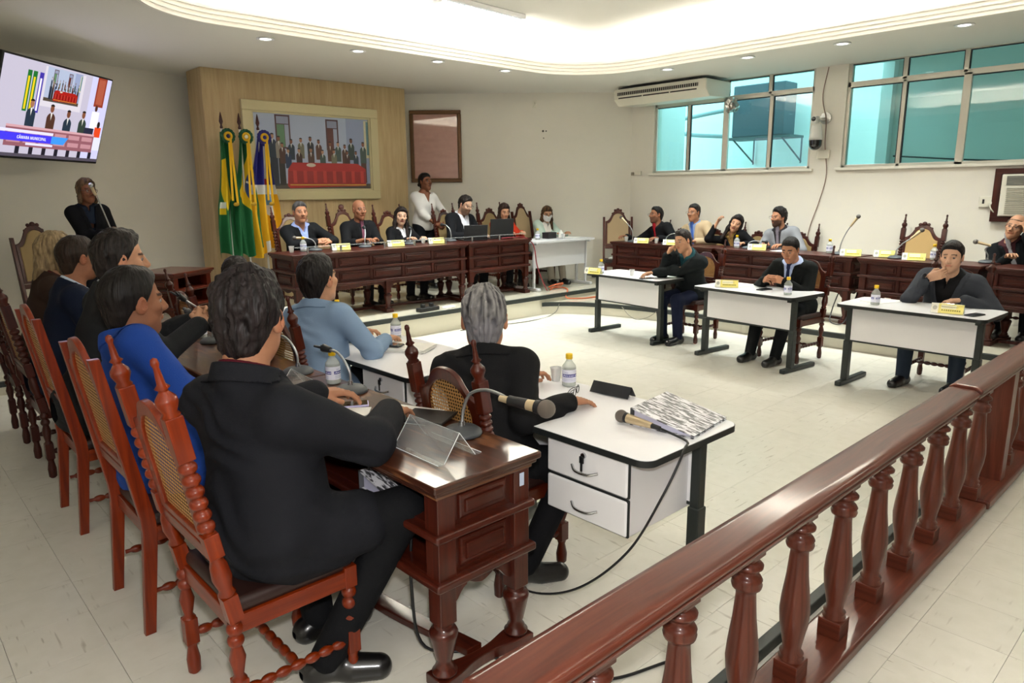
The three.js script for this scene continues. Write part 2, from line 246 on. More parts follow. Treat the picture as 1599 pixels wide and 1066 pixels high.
{ // condenser on its bracket
  const o = thing('condenser_unit', 'grey outdoor condenser on a wall bracket seen through the teal window', 'air conditioner', [11.9, 2.62, -6.32]);
  obj('casing', rbox(0.42, 0.86, 0.95, 0.02, 0, 0.43, 0), std('#4a535a', 0.6), o);
  obj('bracket', [box(0.5, 0.04, 1.2, 0.05, -0.02, 0), ...[-0.45, 0.45].flatMap((z) => [rod([-0.2, -0.03, z], [0.58, -0.42, z], 0.014), rod([0.56, -0.02, z], [0.56, -0.45, z], 0.014)])], std('#5b5f5f', 0.6), o);
  const p = thing('insulated_pipe', 'silver insulated refrigerant pipe looping outside the window', 'pipe', [0, 0, 0]);
  obj('insulation', tube([[11.6, 3.1, -6.7], [11.5, 3.02, -7.4], [11.5, 2.93, -8.05], [11.55, 2.86, -8.1], [11.5, 2.72, -7.6], [11.62, 2.64, -6.85]], 0.035, 8, 40), std('#8f9898', 0.6), p);
  const c = thing('outside_cable', 'thin dark cable sagging along the courtyard wall', 'cable', [0, 0, 0]);
  obj('cable', [tube([[12.44, 2.1, -11], [12.44, 2.02, -8], [12.44, 1.98, -4.6]], 0.012, 5, 24)], std('#4b5652', 0.7), c);
  const c2 = thing('outside_cable', 'dark pipe running along the shaded wall outside', 'pipe', [0, 0, 0]);
  obj('cable', [tube([[11.76, 2.2, -4.1], [11.76, 2.08, -2.6], [11.76, 2.05, 0.8]], 0.012, 5, 24)], std('#2d3735', 0.7), c2);
}
// ---------------------------------------------------------------- air conditioners, camera, wall boxes
{
  const o = thing('ceiling_air_conditioner', 'long cream ceiling air conditioner under the soffit by the window corner', 'air conditioner', [9.3, 3.0, -6.45]);
  M.acWhite = phy('#dcd8c8', 0.4); M.acDark = std('#241f1d', 0.6);
  const prof = shapeOf([[-0.33, 0.235], [-0.33, 0.09], [-0.22, 0.0], [0.3, 0.03], [0.33, 0.235]]);
  obj('casing', extrude(prof, 1.62, 0.012), M.acWhite, o); obj('mount_strip', box(0.6, 0.02, 1.5, 0.0, 0.245, 0), M.acDark, o);
  obj('outlet', box(0.012, 0.045, 1.42, -0.3305, 0.165, -0.03), M.acDark, o);
  for (let k = 0; k < 40; k++) obj('vane', box(0.012, 0.042, 0.006, -0.332, 0.165, -0.72 + k * 0.0355), M.acWhite, o);
  for (const [a, b] of [[-0.72, -0.28], [-0.26, 0.2], [0.22, 0.66]]) obj('slot', box(0.012, 0.018, b - a, -0.325, 0.105, (a + b) / 2), M.acDark, o);
  obj('badge', box(0.03, 0.004, 0.07, -0.2, 0.005, -0.68), M.acDark, o);
  const f = thing('foil_wrap', 'crumpled silver foil wrapped around the pipe beside the air conditioner', 'foil', [9.52, 2.9, -5.55]);
  const g = new THREE.IcosahedronGeometry(0.09, 2); { const p = g.attributes.position; for (let i = 0; i < p.count; i++) { const s = 0.75 + 0.5 * hash2(Math.round(p.getX(i) * 900), Math.round(p.getY(i) * 900) + Math.round(p.getZ(i) * 777), 3); p.setXYZ(i, p.getX(i) * s, p.getY(i) * s * 1.2, p.getZ(i) * s); } g.computeVertexNormals(); }
  obj('foil', g, std('#b9b6b2', 0.25, { metalness: 0.9 }), f);
}
{
  const o = thing('security_camera', 'white and black dome security camera between the two windows', 'camera', [9.5, 2.35, -4.29]);
  obj('body', [lathe([[0, 0.2], [0.05, 0.2], [0.06, 0.18], [0.078, 0.1], [0.085, 0.03], [0.085, 0.0], [0.0, 0.0]], 20), rbox(0.1, 0.09, 0.07, 0.012, -0.01, 0.26, -0.02)], phy('#dddcd6', 0.35), o);
  obj('lens', [place(ball(0.03, 0, 0, 0, 0.5, 1, 1), -0.06, 0.265, -0.02)], phy('#0c0c0d', 0.1, { clearcoat: 1 }), o);
  obj('dome', [new THREE.SphereGeometry(0.083, 20, 10, 0, Math.PI * 2, Math.PI / 2, Math.PI / 2).translate(0, -0.045, 0), cyl(0.084, 0.083, 0.05, 0, -0.022, 0, 20)], phy('#0d0d0e', 0.12, { clearcoat: 1 }), o);
  obj('mount', [rod([0.0, 0.25, 0.03], [0.13, 0.27, 0.05], 0.022), place(cyl(0.075, 0.075, 0.02, 0, 0, 0, 18, 0, 0, Math.PI / 2), 0.137, 0.28, 0.05)], std('#b7b7b4', 0.3, { metalness: 0.7 }), o);
  const b = thing('junction_box', 'small cream junction box under the security camera', 'box', [9.645, 2.12, -4.22]);
  obj('cover', rbox(0.05, 0.11, 0.16, 0.012, -0.026, 0.05, 0), M.acWhite, b);
  const w = thing('wall_cable', 'thin cable hanging down the wall past the junction box', 'cable', [0, 0, 0]);
  obj('cable', [tube([[9.635, 3.27, -4.25], [9.635, 2.9, -4.3], [9.61, 2.6, -4.22], [9.61, 2.3, -4.21], [9.635, 1.9, -4.17], [9.635, 1.55, -4.24], [9.635, 1.2, -4.34], [9.635, 0.6, -4.42]], 0.006, 5)], std('#8a6f62', 0.7), w);
  const s = thing('wall_box', 'little white box with a plug low beside the corner under the window', 'box', [9.645, 1.97, -7.25]);
  obj('cover', rbox(0.04, 0.06, 0.12, 0.006, -0.02, 0.03, 0), M.acWhite, s); obj('plug', rbox(0.04, 0.05, 0.04, 0.006, -0.05, 0.02, -0.09), std('#8d8576', 0.5), s);
  const p = thing('wall_outlet', 'white electrical outlet plate with a plugged cord beside the wall air conditioner', 'outlet', [9.645, 1.5, -2.3]);
  obj('plate', rbox(0.02, 0.12, 0.15, 0.005, -0.011, 0.06, 0), M.acWhite, p); obj('switch', rbox(0.012, 0.05, 0.02, 0.002, -0.022, 0.065, -0.03), M.acDark, p); obj('plug', cyl(0.028, 0.025, 0.05, -0.045, 0.05, 0.04, 14, 0, 0, Math.PI / 2), M.acWhite, p);
  obj('cord', tube([[-0.07, 0.05, 0.04], [-0.08, -0.02, 0.07], [-0.05, -0.08, 0.12], [-0.04, -0.13, 0.2]], 0.007, 6), M.acWhite, p);
}
{
  const o = thing('window_air_conditioner', 'cream wall air conditioner in a dark wooden frame', 'air conditioner', [9.645, 1.34, -1.78]);
  obj('wooden_frame', [rbox(0.07, 0.06, 0.92, 0.006, -0.035, 0.56, 0), rbox(0.07, 0.06, 0.92, 0.006, -0.035, 0.03, 0), rbox(0.07, 0.48, 0.07, 0.006, -0.035, 0.295, -0.425), rbox(0.07, 0.48, 0.07, 0.006, -0.035, 0.295, 0.425)], M.dark, o);
  obj('casing', rbox(0.1, 0.46, 0.76, 0.012, -0.05, 0.295, 0), M.acWhite, o); obj('vent', box(0.01, 0.1, 0.66, -0.102, 0.455, 0), std('#6c6b62', 0.7), o);
  for (let k = 0; k < 14; k++) obj('grille_slat', box(0.014, 0.008, 0.64, -0.104, 0.1 + k * 0.021, 0), std('#9c998c', 0.5), o);
}
// holes and an old bracket mark on the diagonal wall
{
  const D = V([2.75, 0, 2.55]).normalize(), rot = -Math.atan2(D.z, D.x);
  const o = thing('wall_bracket', 'small pale bracket high on the diagonal wall', 'bracket', [8.44, 3.1, -8.47], rot);
  obj('plate', rbox(0.07, 0.12, 0.015, 0.004, 0, 0, 0.012), M.acWhite, o); obj('hook', tube([[0, 0.03, 0.02], [0.02, 0.0, 0.06], [-0.02, -0.05, 0.05]], 0.008, 6), M.acWhite, o);
  const h = thing('wall_anchor', 'pair of dark screw holes left in the diagonal wall', 'screw hole', [8.54, 2.68, -8.37], rot);
  for (const [r, x, y] of [[0.018, 0, 0], [0.012, 0.05, 0], [0.01, 0.01, -0.11]]) obj('hole', cyl(r, r, 0.01, x, y, 0.018, 10, Math.PI / 2), std('#5a564d', 0.9), h);
}
// ---------------------------------------------------------------- television
function drawCrowd(g, w, h, seed, opts) {                                     // rows of dressed figures behind a red draped table
  let s = seed; const r = () => { s = (s * 16807) % 2147483647; return s / 2147483647; };
  const man = (x, y, k, suit, skin) => { g.fillStyle = suit; g.beginPath(); g.moveTo(x - 17 * k, y + 95 * k); g.lineTo(x - 18 * k, y + 30 * k); g.quadraticCurveTo(x - 14 * k, y + 17 * k, x, y + 15 * k); g.quadraticCurveTo(x + 14 * k, y + 17 * k, x + 18 * k, y + 30 * k); g.lineTo(x + 17 * k, y + 95 * k); g.fill(); g.fillStyle = '#d8d4cc'; g.beginPath(); g.moveTo(x - 4 * k, y + 15 * k); g.lineTo(x + 4 * k, y + 15 * k); g.lineTo(x, y + 38 * k); g.fill(); g.fillStyle = skin; g.beginPath(); g.ellipse(x, y + 3 * k, 8 * k, 11 * k, 0, 0, 7); g.fill(); g.fillStyle = '#1c1614'; g.beginPath(); g.ellipse(x, y - 4 * k, 8.5 * k, 6 * k, 0, Math.PI, 0); g.fill(); };
  const suits = ['#22303f', '#4a2f26', '#3a4b46', '#6d6a55', '#24324f', '#553327', '#2c3a34', '#4a2c22', '#8a8478', '#2a2a30', '#3b2119'];
  const skins = ['#9a6a50', '#7a4a34', '#b08468', '#6d4230'];
  for (const f of opts.figures) man(f[0] * w, f[1] * h, f[2] * h / 400, suits[Math.floor(r() * suits.length)], skins[Math.floor(r() * 4)]);
}
function drawPainting(g, w, h) {
  g.fillStyle = '#a7b1c8'; g.fillRect(0, 0, w, h); g.fillStyle = '#8e99b8'; g.fillRect(w * 0.78, 0, w * 0.22, h);
  for (const [x, y, ww, hh, fill] of [[0.18, 0.04, 0.12, 0.42, '#5b7f5e'], [0.6, 0.06, 0.11, 0.4, '#5a2f2a']]) { g.fillStyle = '#4d3034'; g.fillRect(w * x, h * y, w * ww, h * hh); g.fillStyle = '#8a8fa6'; g.fillRect(w * (x + 0.012), h * (y + 0.02), w * (ww - 0.024), h * 0.09); g.fillStyle = fill; g.fillRect(w * (x + 0.012), h * (y + 0.12), w * (ww - 0.06), h * (hh - 0.14)); g.fillStyle = '#9aa1b8'; g.fillRect(w * (x + ww - 0.045), h * (y + 0.12), w * 0.033, h * (hh - 0.14)); }
  g.fillStyle = '#c9c1a0'; g.fillRect(w * 0.945, h * 0.05, w * 0.055, h * 0.5); g.fillStyle = '#5d7f86'; g.fillRect(w * 0.965, h * 0.06, w * 0.035, h * 0.45);
  g.fillStyle = '#4b4238'; g.fillRect(0, h * 0.9, w, h * 0.1);
  drawCrowd(g, w, h, 11, { figures: [[0.3, 0.36, 1], [0.38, 0.34, 1], [0.46, 0.32, 1.05], [0.53, 0.35, 1], [0.63, 0.37, 1], [0.7, 0.37, 1], [0.76, 0.4, 1], [0.82, 0.32, 1.1]] });
  g.fillStyle = '#1d2635'; g.fillRect(w * 0.125, h * 0.55, w * 0.06, h * 0.38); g.fillStyle = '#2a2522'; g.fillRect(w * 0.19, h * 0.58, w * 0.05, h * 0.34); g.fillStyle = '#4a2a1e'; g.fillRect(w * 0.905, h * 0.55, w * 0.05, h * 0.34);
  drawCrowd(g, w, h, 5, { figures: [[0.15, 0.3, 1.15], [0.2, 0.33, 1.05], [0.225, 0.41, 1], [0.93, 0.36, 1.1], [0.27, 0.48, 0.95], [0.36, 0.47, 0.95], [0.46, 0.46, 1.05], [0.56, 0.48, 0.95], [0.66, 0.47, 0.95], [0.78, 0.48, 0.9], [0.86, 0.48, 0.9]] });
  g.fillStyle = '#a01b16'; g.beginPath(); g.moveTo(w * 0.3, h * 0.63); g.lineTo(w * 0.87, h * 0.63); g.lineTo(w * 0.945, h * 0.7); g.lineTo(w * 0.945, h * 0.93); g.lineTo(w * 0.27, h * 0.96); g.lineTo(w * 0.25, h * 0.93); g.lineTo(w * 0.26, h * 0.72); g.fill();
  g.fillStyle = '#86120f'; g.fillRect(w * 0.26, h * 0.74, w * 0.685, h * 0.16); g.fillStyle = '#b23129'; for (let k = 0; k < 8; k++) g.fillRect(w * (0.3 + k * 0.085), h * 0.73, w * 0.03, h * 0.16);
  g.fillStyle = '#c2a33a'; g.fillRect(w * 0.27, h * 0.91, w * 0.675, h * 0.014); g.fillStyle = '#c9c0b0'; g.beginPath(); g.ellipse(w * 0.455, h * 0.66, w * 0.04, h * 0.025, 0, 0, 7); g.fill();
}
{
  const screen = canvasTex(1024, 592, (g, w, h) => {
    g.fillStyle = '#b9b3c4'; g.fillRect(0, 0, w, h); g.fillStyle = '#c3c2e4'; g.fillRect(w * 0.79, 0, w * 0.21, h);
    g.save(); g.translate(w * 0.36, h * 0.02); g.fillStyle = '#cfc9d2'; g.fillRect(-20, 0, w * 0.38, h * 0.42); g.scale(0.33, 0.62); drawPainting(g, w, h * 0.58); g.restore();
    g.fillStyle = '#8a3524'; g.fillRect(w * 0.85, 0, w * 0.1, h * 0.34); g.fillStyle = '#a4523c'; g.fillRect(w * 0.865, h * 0.02, w * 0.07, h * 0.29);
    [[0.2, '#17682c', '#e2c21a'], [0.245, '#17682c', '#e2c21a'], [0.3, '#3d2f9a', '#e8e4f4']].forEach(([x, a, b]) => { g.fillStyle = a; g.fillRect(w * x, h * 0.1, w * 0.035, h * 0.42); g.fillStyle = b; g.fillRect(w * (x + 0.008), h * 0.16, w * 0.016, h * 0.34); });
    drawCrowd(g, w, h, 77, { figures: [[0.28, 0.42, 1.5], [0.46, 0.44, 1.5], [0.62, 0.47, 1.5], [0.77, 0.45, 1.5]] });
    g.fillStyle = '#e9e6f6'; g.fillRect(w * 0.85, h * 0.4, w * 0.08, h * 0.2); g.fillStyle = '#4a2a20'; g.beginPath(); g.ellipse(w * 0.888, h * 0.36, 15, 22, 0, 0, 7); g.fill(); g.fillStyle = '#d8431c'; g.fillRect(w * 0.91, h * 0.58, w * 0.07, h * 0.14); g.fillStyle = '#241a1c'; g.beginPath(); g.ellipse(w * 0.945, h * 0.55, 17, 24, 0, 0, 7); g.fill();
    g.fillStyle = '#20243a'; g.fillRect(w * 0.8, h * 0.6, w * 0.1, h * 0.1);
    g.fillStyle = '#8a5660'; g.fillRect(w * 0.1, h * 0.69, w * 0.82, h * 0.2); g.fillStyle = '#b7848c'; for (let r = 0; r < 2; r++) for (let k = 0; k < 6; k++) g.fillRect(w * (0.12 + k * 0.135), h * (0.715 + r * 0.085), w * 0.11, h * 0.05); g.fillStyle = '#c89aa0'; g.fillRect(w * 0.1, h * 0.67, w * 0.82, h * 0.025);
    g.fillStyle = '#d5d6f0'; g.fillRect(w * 0.92, h * 0.7, w * 0.08, h * 0.16); g.fillStyle = '#1c1a26'; for (let k = 0; k < 7; k++) g.fillRect(w * (0.2 + k * 0.115), h * 0.89, w * 0.035, h * 0.09); g.fillStyle = '#4a4450'; g.fillRect(0, h * 0.965, w, h * 0.035);
    g.fillStyle = '#4136e0'; g.fillRect(0, h * 0.75, w * 0.5, h * 0.085); g.fillStyle = '#3a8fe6'; g.beginPath(); g.moveTo(w * 0.5, h * 0.75); g.lineTo(w * 0.66, h * 0.75); g.lineTo(w * 0.62, h * 0.835); g.lineTo(w * 0.5, h * 0.835); g.fill(); g.fillStyle = '#d8d4f6'; g.fillRect(w * 0.05, h * 0.715, w * 0.46, h * 0.03); g.fillRect(w * 0.28, h * 0.845, w * 0.24, h * 0.025);
    g.fillStyle = '#e8e8ff'; g.font = 'bold 26px sans-serif'; g.fillText('CÂMARA MUNICIPAL', w * 0.2, h * 0.81);
  });
  const YAW = 46 * Math.PI / 180, TILT = 19 * Math.PI / 180, hw = 0.86, hh = 0.485;
  const TR = V([2.46, 2.99, -9.2]), L = V([-Math.cos(YAW), 0, Math.sin(YAW)]), N = V([Math.sin(YAW), 0, Math.cos(YAW)]);
  const Dn = V([-N.x * Math.sin(TILT), -Math.cos(TILT), -N.z * Math.sin(TILT)]), c = TR.clone().addScaledVector(L, hw).addScaledVector(Dn, hh);
  const o = thing('television', 'large flat television on a tilted wall mount showing the session', 'television', [c.x, c.y, c.z], 0);
  const inner = new THREE.Euler(TILT, YAW, 0, 'YXZ'); o.rotation.copy(inner);
  obj('casing', rbox(hw * 2, hh * 2, 0.045, 0.008, 0, 0, -0.024), M.blackPlastic, o);
  obj('screen', new THREE.PlaneGeometry(hw * 2 - 0.035, hh * 2 - 0.04).translate(0, 0.004, 0.0005), new THREE.MeshStandardMaterial({ color: '#000000', roughness: 0.25, emissive: '#ffffff', emissiveMap: screen, emissiveIntensity: 0.85 }), o);
  obj('mount_arm', [rbox(0.5, 0.4, 0.03, 0.005, 0, 0, -0.06), rod([0, 0, -0.07], [0.25, -0.1, -0.75], 0.03), rod([0.25, -0.1, -0.75], [0.1, 0.32, -1.25], 0.03)], M.blackMetal, o);
  const sl = addLight(new THREE.RectAreaLight(new THREE.Color(0.75, 0.72, 1), 0.7, hw * 2, hh * 2), 'television_glow'); sl.position.copy(c).addScaledVector(N, 0.02); sl.rotation.set(TILT, YAW + Math.PI, 0, 'YXZ'); sl.lookAt(c.x + N.x * 3, c.y - Math.tan(TILT) * 3, c.z + N.z * 3);
}
// ---------------------------------------------------------------- painting and framed plaque
function frameBars(w, h, b, t, mat, parent, name = 'frame_side') {
  for (const s of [-1, 1]) { obj(name, [rbox(w, b, t, 0.012, 0, s * (h - b) / 2, t / 2), rbox(w - 2 * b + 0.02, b * 0.28, t * 0.7, 0.006, 0, s * (h / 2 - b * 1.05), t * 0.35)], mat, parent); obj(name, [rbox(b, h - 2 * b * 0.98, t, 0.012, s * (w - b) / 2, 0, t / 2), rbox(b * 0.28, h - 2 * b, t * 0.7, 0.006, s * (w / 2 - b * 1.05), 0, t * 0.35)], mat, parent); }
}
{
  const o = thing('group_portrait_painting', 'large oil painting of a group around a red draped table in a pale gold frame', 'painting', [5.02, 2.28, PANELZ + 0.003]);
  obj('canvas', new THREE.PlaneGeometry(1.8, 1.06).translate(0, 0, 0.025), new THREE.MeshStandardMaterial({ map: canvasTex(1024, 600, drawPainting), roughness: 0.55 }), o);
  obj('backing', box(1.9, 1.16, 0.02, 0, 0, 0.011), M.paper, o);
  frameBars(2.06, 1.3, 0.13, 0.06, phy('#c6ba90', 0.45, { metalness: 0.1 }), o);
}
{
  const D = V([2.75, 0, 2.55]).normalize(), rot = -Math.atan2(D.z, D.x), c = [7.27, 2.45, -9.58];
  const o = thing('framed_plaque', 'tall rosy plaque under glass in a gilt brown frame on the diagonal wall', 'plaque', c, rot);
  const plaque = tex(128, 128, (u, v) => mix(hex('#9c6a5c'), hex('#b58472'), 0.6 * fbm(u, v, 3, 20, 131, 3) + 0.4 * fbm(u, v, 12, 12, 137, 3)));
  obj('print', new THREE.PlaneGeometry(0.74, 1.04).translate(0, 0, 0.022), new THREE.MeshPhysicalMaterial({ map: plaque, roughness: 0.4, clearcoat: 1, clearcoatRoughness: 0.02 }), o);
  obj('backing', box(0.78, 1.08, 0.018, 0, 0, 0.01), M.paper, o); frameBars(0.84, 1.14, 0.055, 0.045, phy('#5e3d16', 0.4, { metalness: 0.3 }), o);
}
// ---------------------------------------------------------------- chairs
const caneAlpha = tex(64, 64, (u, v) => { const d = Math.hypot(u - 0.5, v - 0.5); return d < 0.31 ? 0 : 1; }, { srgb: false, repeat: [62, 62] });
const caneColor = tex(64, 64, (u, v) => mix(hex('#8a5f2c'), hex('#c8995a'), 0.5 + 0.5 * Math.cos(u * 25) * Math.cos(v * 25)), { repeat: [62, 62] });
M.cane = new THREE.MeshStandardMaterial({ map: caneColor, alphaMap: caneAlpha, alphaTest: 0.5, roughness: 0.6, side: THREE.DoubleSide });
const weave = tex(128, 128, (u, v) => fbm(u, v, 60, 60, 151, 2), { srgb: false, repeat: [8, 8] });
const cloth = (c, r = 0.85, b = 0.0012) => new THREE.MeshStandardMaterial({ color: c, roughness: r, bumpMap: weave, bumpScale: b });
M.padGold = cloth('#8f7850'); M.padBeige = cloth('#ab9472'); M.padLight = cloth('#b99a66'); M.seatDark = phy('#2a1612', 0.45);
const SEAT = 0.455, LEAN = 0.17, POSTZ = -0.2, POSTX = 0.225;
const tilt = (g) => { g.translate(0, -SEAT, -POSTZ); g.rotateX(-LEAN); g.translate(0, SEAT, POSTZ); return g; };
const beads = (y0, y1, n, r0, r1) => { const p = []; for (let i = 0; i <= n * 6; i++) { const t = i / (n * 6); p.push([r0 + (r1 - r0) * Math.pow(Math.abs(Math.sin(Math.PI * t * n)), 0.7), y0 + (y1 - y0) * t]); } return p; };
function finial(y, n, k = 1) { return lathe([[0.02, y], [0.027, y + 0.008], [0.02, y + 0.018], [0.031 * k, y + 0.045], [0.029 * k, y + 0.06], [0.015, y + 0.078], [0.012, y + 0.084], [0.021, y + 0.092], [0.012, y + 0.102], [0.008, y + 0.15], [0.012, y + 0.162], [0.009, y + 0.175], [0, y + 0.18]], n); }
function postGeo(o, s, n) {
  if (o.posts === 'plain') {
    const zc = (y) => y > 0 ? -y * Math.tan(LEAN) : y * 0.1, half = (y) => y < 0 ? 0.02 + 0.008 * (1 + y / SEAT) : 0.028 - 0.009 * y / (o.top - SEAT), ys = [-SEAT, -0.2, -0.03, 0.04, 0.3, o.top - SEAT];
    const g = extrude(shapeOf([...ys.map((y) => [zc(y) + half(y), y]), ...ys.slice().reverse().map((y) => [zc(y) - half(y), y])]), 0.034, 0.004); g.rotateY(-Math.PI / 2);
    g.computeVertexNormals(); g.translate(s * POSTX, SEAT, POSTZ); return grain(g, 'y');
  }
  const up = [box(0.046, 0.09, 0.046, 0, SEAT + 0.02, 0), lathe([[0.02, 0.52], [0.028, 0.53], [0.02, 0.545], [0.03, 0.585], [0.026, 0.63], [0.018, 0.655], [0.024, 0.665]], n), rbox(0.046, 0.08, 0.046, 0.003, 0, 0.7, 0),
    lathe([[0.02, 0.735], ...beads(0.745, o.top - 0.14, o.beads || 6, 0.014, 0.027), [0.02, o.top - 0.135]], n), rbox(0.05, 0.14, 0.05, 0.004, 0, o.top - 0.065, 0), finial(o.top, n)];
  const upper = tilt(place(merge(up), s * POSTX, 0, POSTZ));
  const lower = place(merge([lathe([[0.02, 0.425], ...beads(0.34, 0.42, 2, 0.016, 0.026).reverse(), [0.026, 0.3], [0.015, 0.24], [0.024, 0.225]].reverse(), n), rbox(0.046, 0.1, 0.046, 0.003, 0, 0.175, 0), lathe([[0.012, 0], [0.022, 0.01], [0.024, 0.06], [0.016, 0.11], [0.024, 0.13]], n)]), s * POSTX, 0, POSTZ);
  return merge([upper, lower]);
}
function archShape(w, y0, y1, rise, ogee = true) {                            // back board outline with a raised middle
  const s = new THREE.Shape(); s.moveTo(-w, y0); s.lineTo(-w, y1);
  if (ogee) { s.bezierCurveTo(-w * 0.78, y1, -w * 0.66, y1 + rise * 0.2, -w * 0.5, y1 + rise * 0.62); s.bezierCurveTo(-w * 0.4, y1 + rise * 0.9, -w * 0.2, y1 + rise, 0, y1 + rise); s.bezierCurveTo(w * 0.2, y1 + rise, w * 0.4, y1 + rise * 0.9, w * 0.5, y1 + rise * 0.62); s.bezierCurveTo(w * 0.66, y1 + rise * 0.2, w * 0.78, y1, w, y1); }
  else s.bezierCurveTo(-w * 0.6, y1 + rise * 1.25, w * 0.6, y1 + rise * 1.25, w, y1);
  s.lineTo(w, y0); return s;
}
function makeChair(o, label, group) {
  const n = o.n || 12, t = thing('chair', label, 'chair', [0, 0, 0], 0, group), wood = o.wood, w = POSTX - 0.022, y1 = o.top - (o.posts === 'plain' ? 0.06 : 0.1);
  obj('seat', o.seat === 'cane' ? rbox(0.43, 0.03, 0.4, 0.012, 0, SEAT, 0.02) : rbox(0.45, 0.055, 0.42, 0.024, 0, SEAT + 0.005, 0.015, 0, 0, 0, 3), o.pad || M.seatDark, t);
  obj('seat_frame', [rbox(0.47, 0.06, 0.03, 0.004, 0, SEAT - 0.045, 0.2), rbox(0.47, 0.06, 0.03, 0.004, 0, SEAT - 0.045, -0.19), rbox(0.03, 0.06, 0.4, 0.004, 0.22, SEAT - 0.045, 0.01), rbox(0.03, 0.06, 0.4, 0.004, -0.22, SEAT - 0.045, 0.01)], wood, t);
  for (const s of [-1, 1]) obj('back_post', postGeo(o, s, n), wood, t);
  for (const s of [-1, 1]) obj('leg', o.posts === 'plain' ? rbox(0.036, 0.42, 0.036, 0.004, s * 0.215, 0.21, 0.205) : place(merge([rbox(0.046, 0.08, 0.046, 0.003, 0, 0.415, 0), lathe([[0.02, 0.38], ...beads(0.29, 0.375, 2, 0.015, 0.027).reverse(), [0.028, 0.26], [0.014, 0.215], [0.024, 0.205]].reverse(), n), rbox(0.046, 0.09, 0.046, 0.003, 0, 0.165, 0), lathe([[0.013, 0], [0.024, 0.012], [0.026, 0.05], [0.016, 0.1], [0.024, 0.125]], n)]), s * 0.215, 0, 0.205), wood, t);
  const turned = (a, b) => { const A = V(a), B = V(b), L = A.distanceTo(B), g = lathe([[0.01, -L / 2], ...beads(-L / 2 + 0.02, L / 2 - 0.02, 7, 0.009, 0.018), [0.01, L / 2]], 8); g.applyQuaternion(new THREE.Quaternion().setFromUnitVectors(new THREE.Vector3(0, 1, 0), B.clone().sub(A).normalize())); g.translate((A.x + B.x) / 2, (A.y + B.y) / 2, (A.z + B.z) / 2); return g; };
  const sy = 0.165; obj('stretcher', turned([-0.215, sy, 0.2], [-0.215, sy, -0.2]), wood, t); obj('stretcher', turned([0.215, sy, 0.2], [0.215, sy, -0.2]), wood, t); obj('stretcher', turned([-0.215, sy, 0.0], [0.215, sy, 0.0]), wood, t);
  obj('lower_rail', tilt(rbox(w * 2, 0.05, 0.026, 0.004, 0, 0.66, POSTZ)), wood, t);
  if (o.back === 'cane') {
    const b = archShape(w, 0.69, y1, o.rise || 0.12), hole = new THREE.Path(), hw = w * 0.72, hy = y1 - 0.02, hr = (o.rise || 0.12) * 0.72;
    hole.moveTo(-hw, 0.72); hole.lineTo(hw, 0.72); hole.lineTo(hw, hy - 0.05); hole.bezierCurveTo(hw * 0.9, hy + hr * 0.4, hw * 0.5, hy + hr, 0, hy + hr); hole.bezierCurveTo(-hw * 0.5, hy + hr, -hw * 0.9, hy + hr * 0.4, -hw, hy - 0.05); hole.lineTo(-hw, 0.72); b.holes.push(hole);
    obj('back_frame', grain(tilt(place(extrude(b, 0.024, 0.004), 0, 0, POSTZ)), 'y'), wood, t);
    const c = new THREE.Shape(); c.moveTo(-hw - 0.01, 0.71); c.lineTo(hw + 0.01, 0.71); c.lineTo(hw + 0.01, hy - 0.05); c.bezierCurveTo(hw * 0.93, hy + hr * 0.45, hw * 0.5, hy + hr + 0.01, 0, hy + hr + 0.01); c.bezierCurveTo(-hw * 0.5, hy + hr + 0.01, -hw * 0.93, hy + hr * 0.45, -hw - 0.01, hy - 0.05);
    obj('cane_panel', tilt(place(new THREE.ShapeGeometry(c), 0, 0, POSTZ)), M.cane, t).userData.label = 'woven cane panel';
  } else {
    const b = archShape(w, 0.69, y1, o.rise || 0.14), hole = new THREE.Path(archShape(w * 0.84, 0.715, y1 - 0.035, (o.rise || 0.14) * 0.92).getPoints(12).reverse()); b.holes.push(hole);
    obj('back_frame', grain(tilt(place(extrude(b, 0.028, 0.006), 0, 0, POSTZ)), 'y'), wood, t);
    obj('back_pad', tilt(place(extrude(archShape(w * 0.85, 0.71, y1 - 0.034, (o.rise || 0.14) * 0.92), 0.036, 0.012), 0, 0, POSTZ)), o.padBack || M.padGold, t).userData.label = 'padded fabric back';
    const R = o.rise || 0.14, cr = []; for (const [x, y, r] of [[0, R + 0.012, 0.03], [-0.045, R + 0.004, 0.022], [0.045, R + 0.004, 0.022], [-0.085, R * 0.72, 0.018], [0.085, R * 0.72, 0.018]]) cr.push(ball(r, x, y1 + y, POSTZ + 0.004, 1, 0.95, 0.6, 10));
    if (o.crest) cr.push(ball(0.045, 0, y1 + R + 0.05, POSTZ, 1, 0.9, 0.5, 12));
    obj('crest', tilt(merge(cr)), wood, t).userData.label = 'carved scroll crest';
  }
  return t;
}
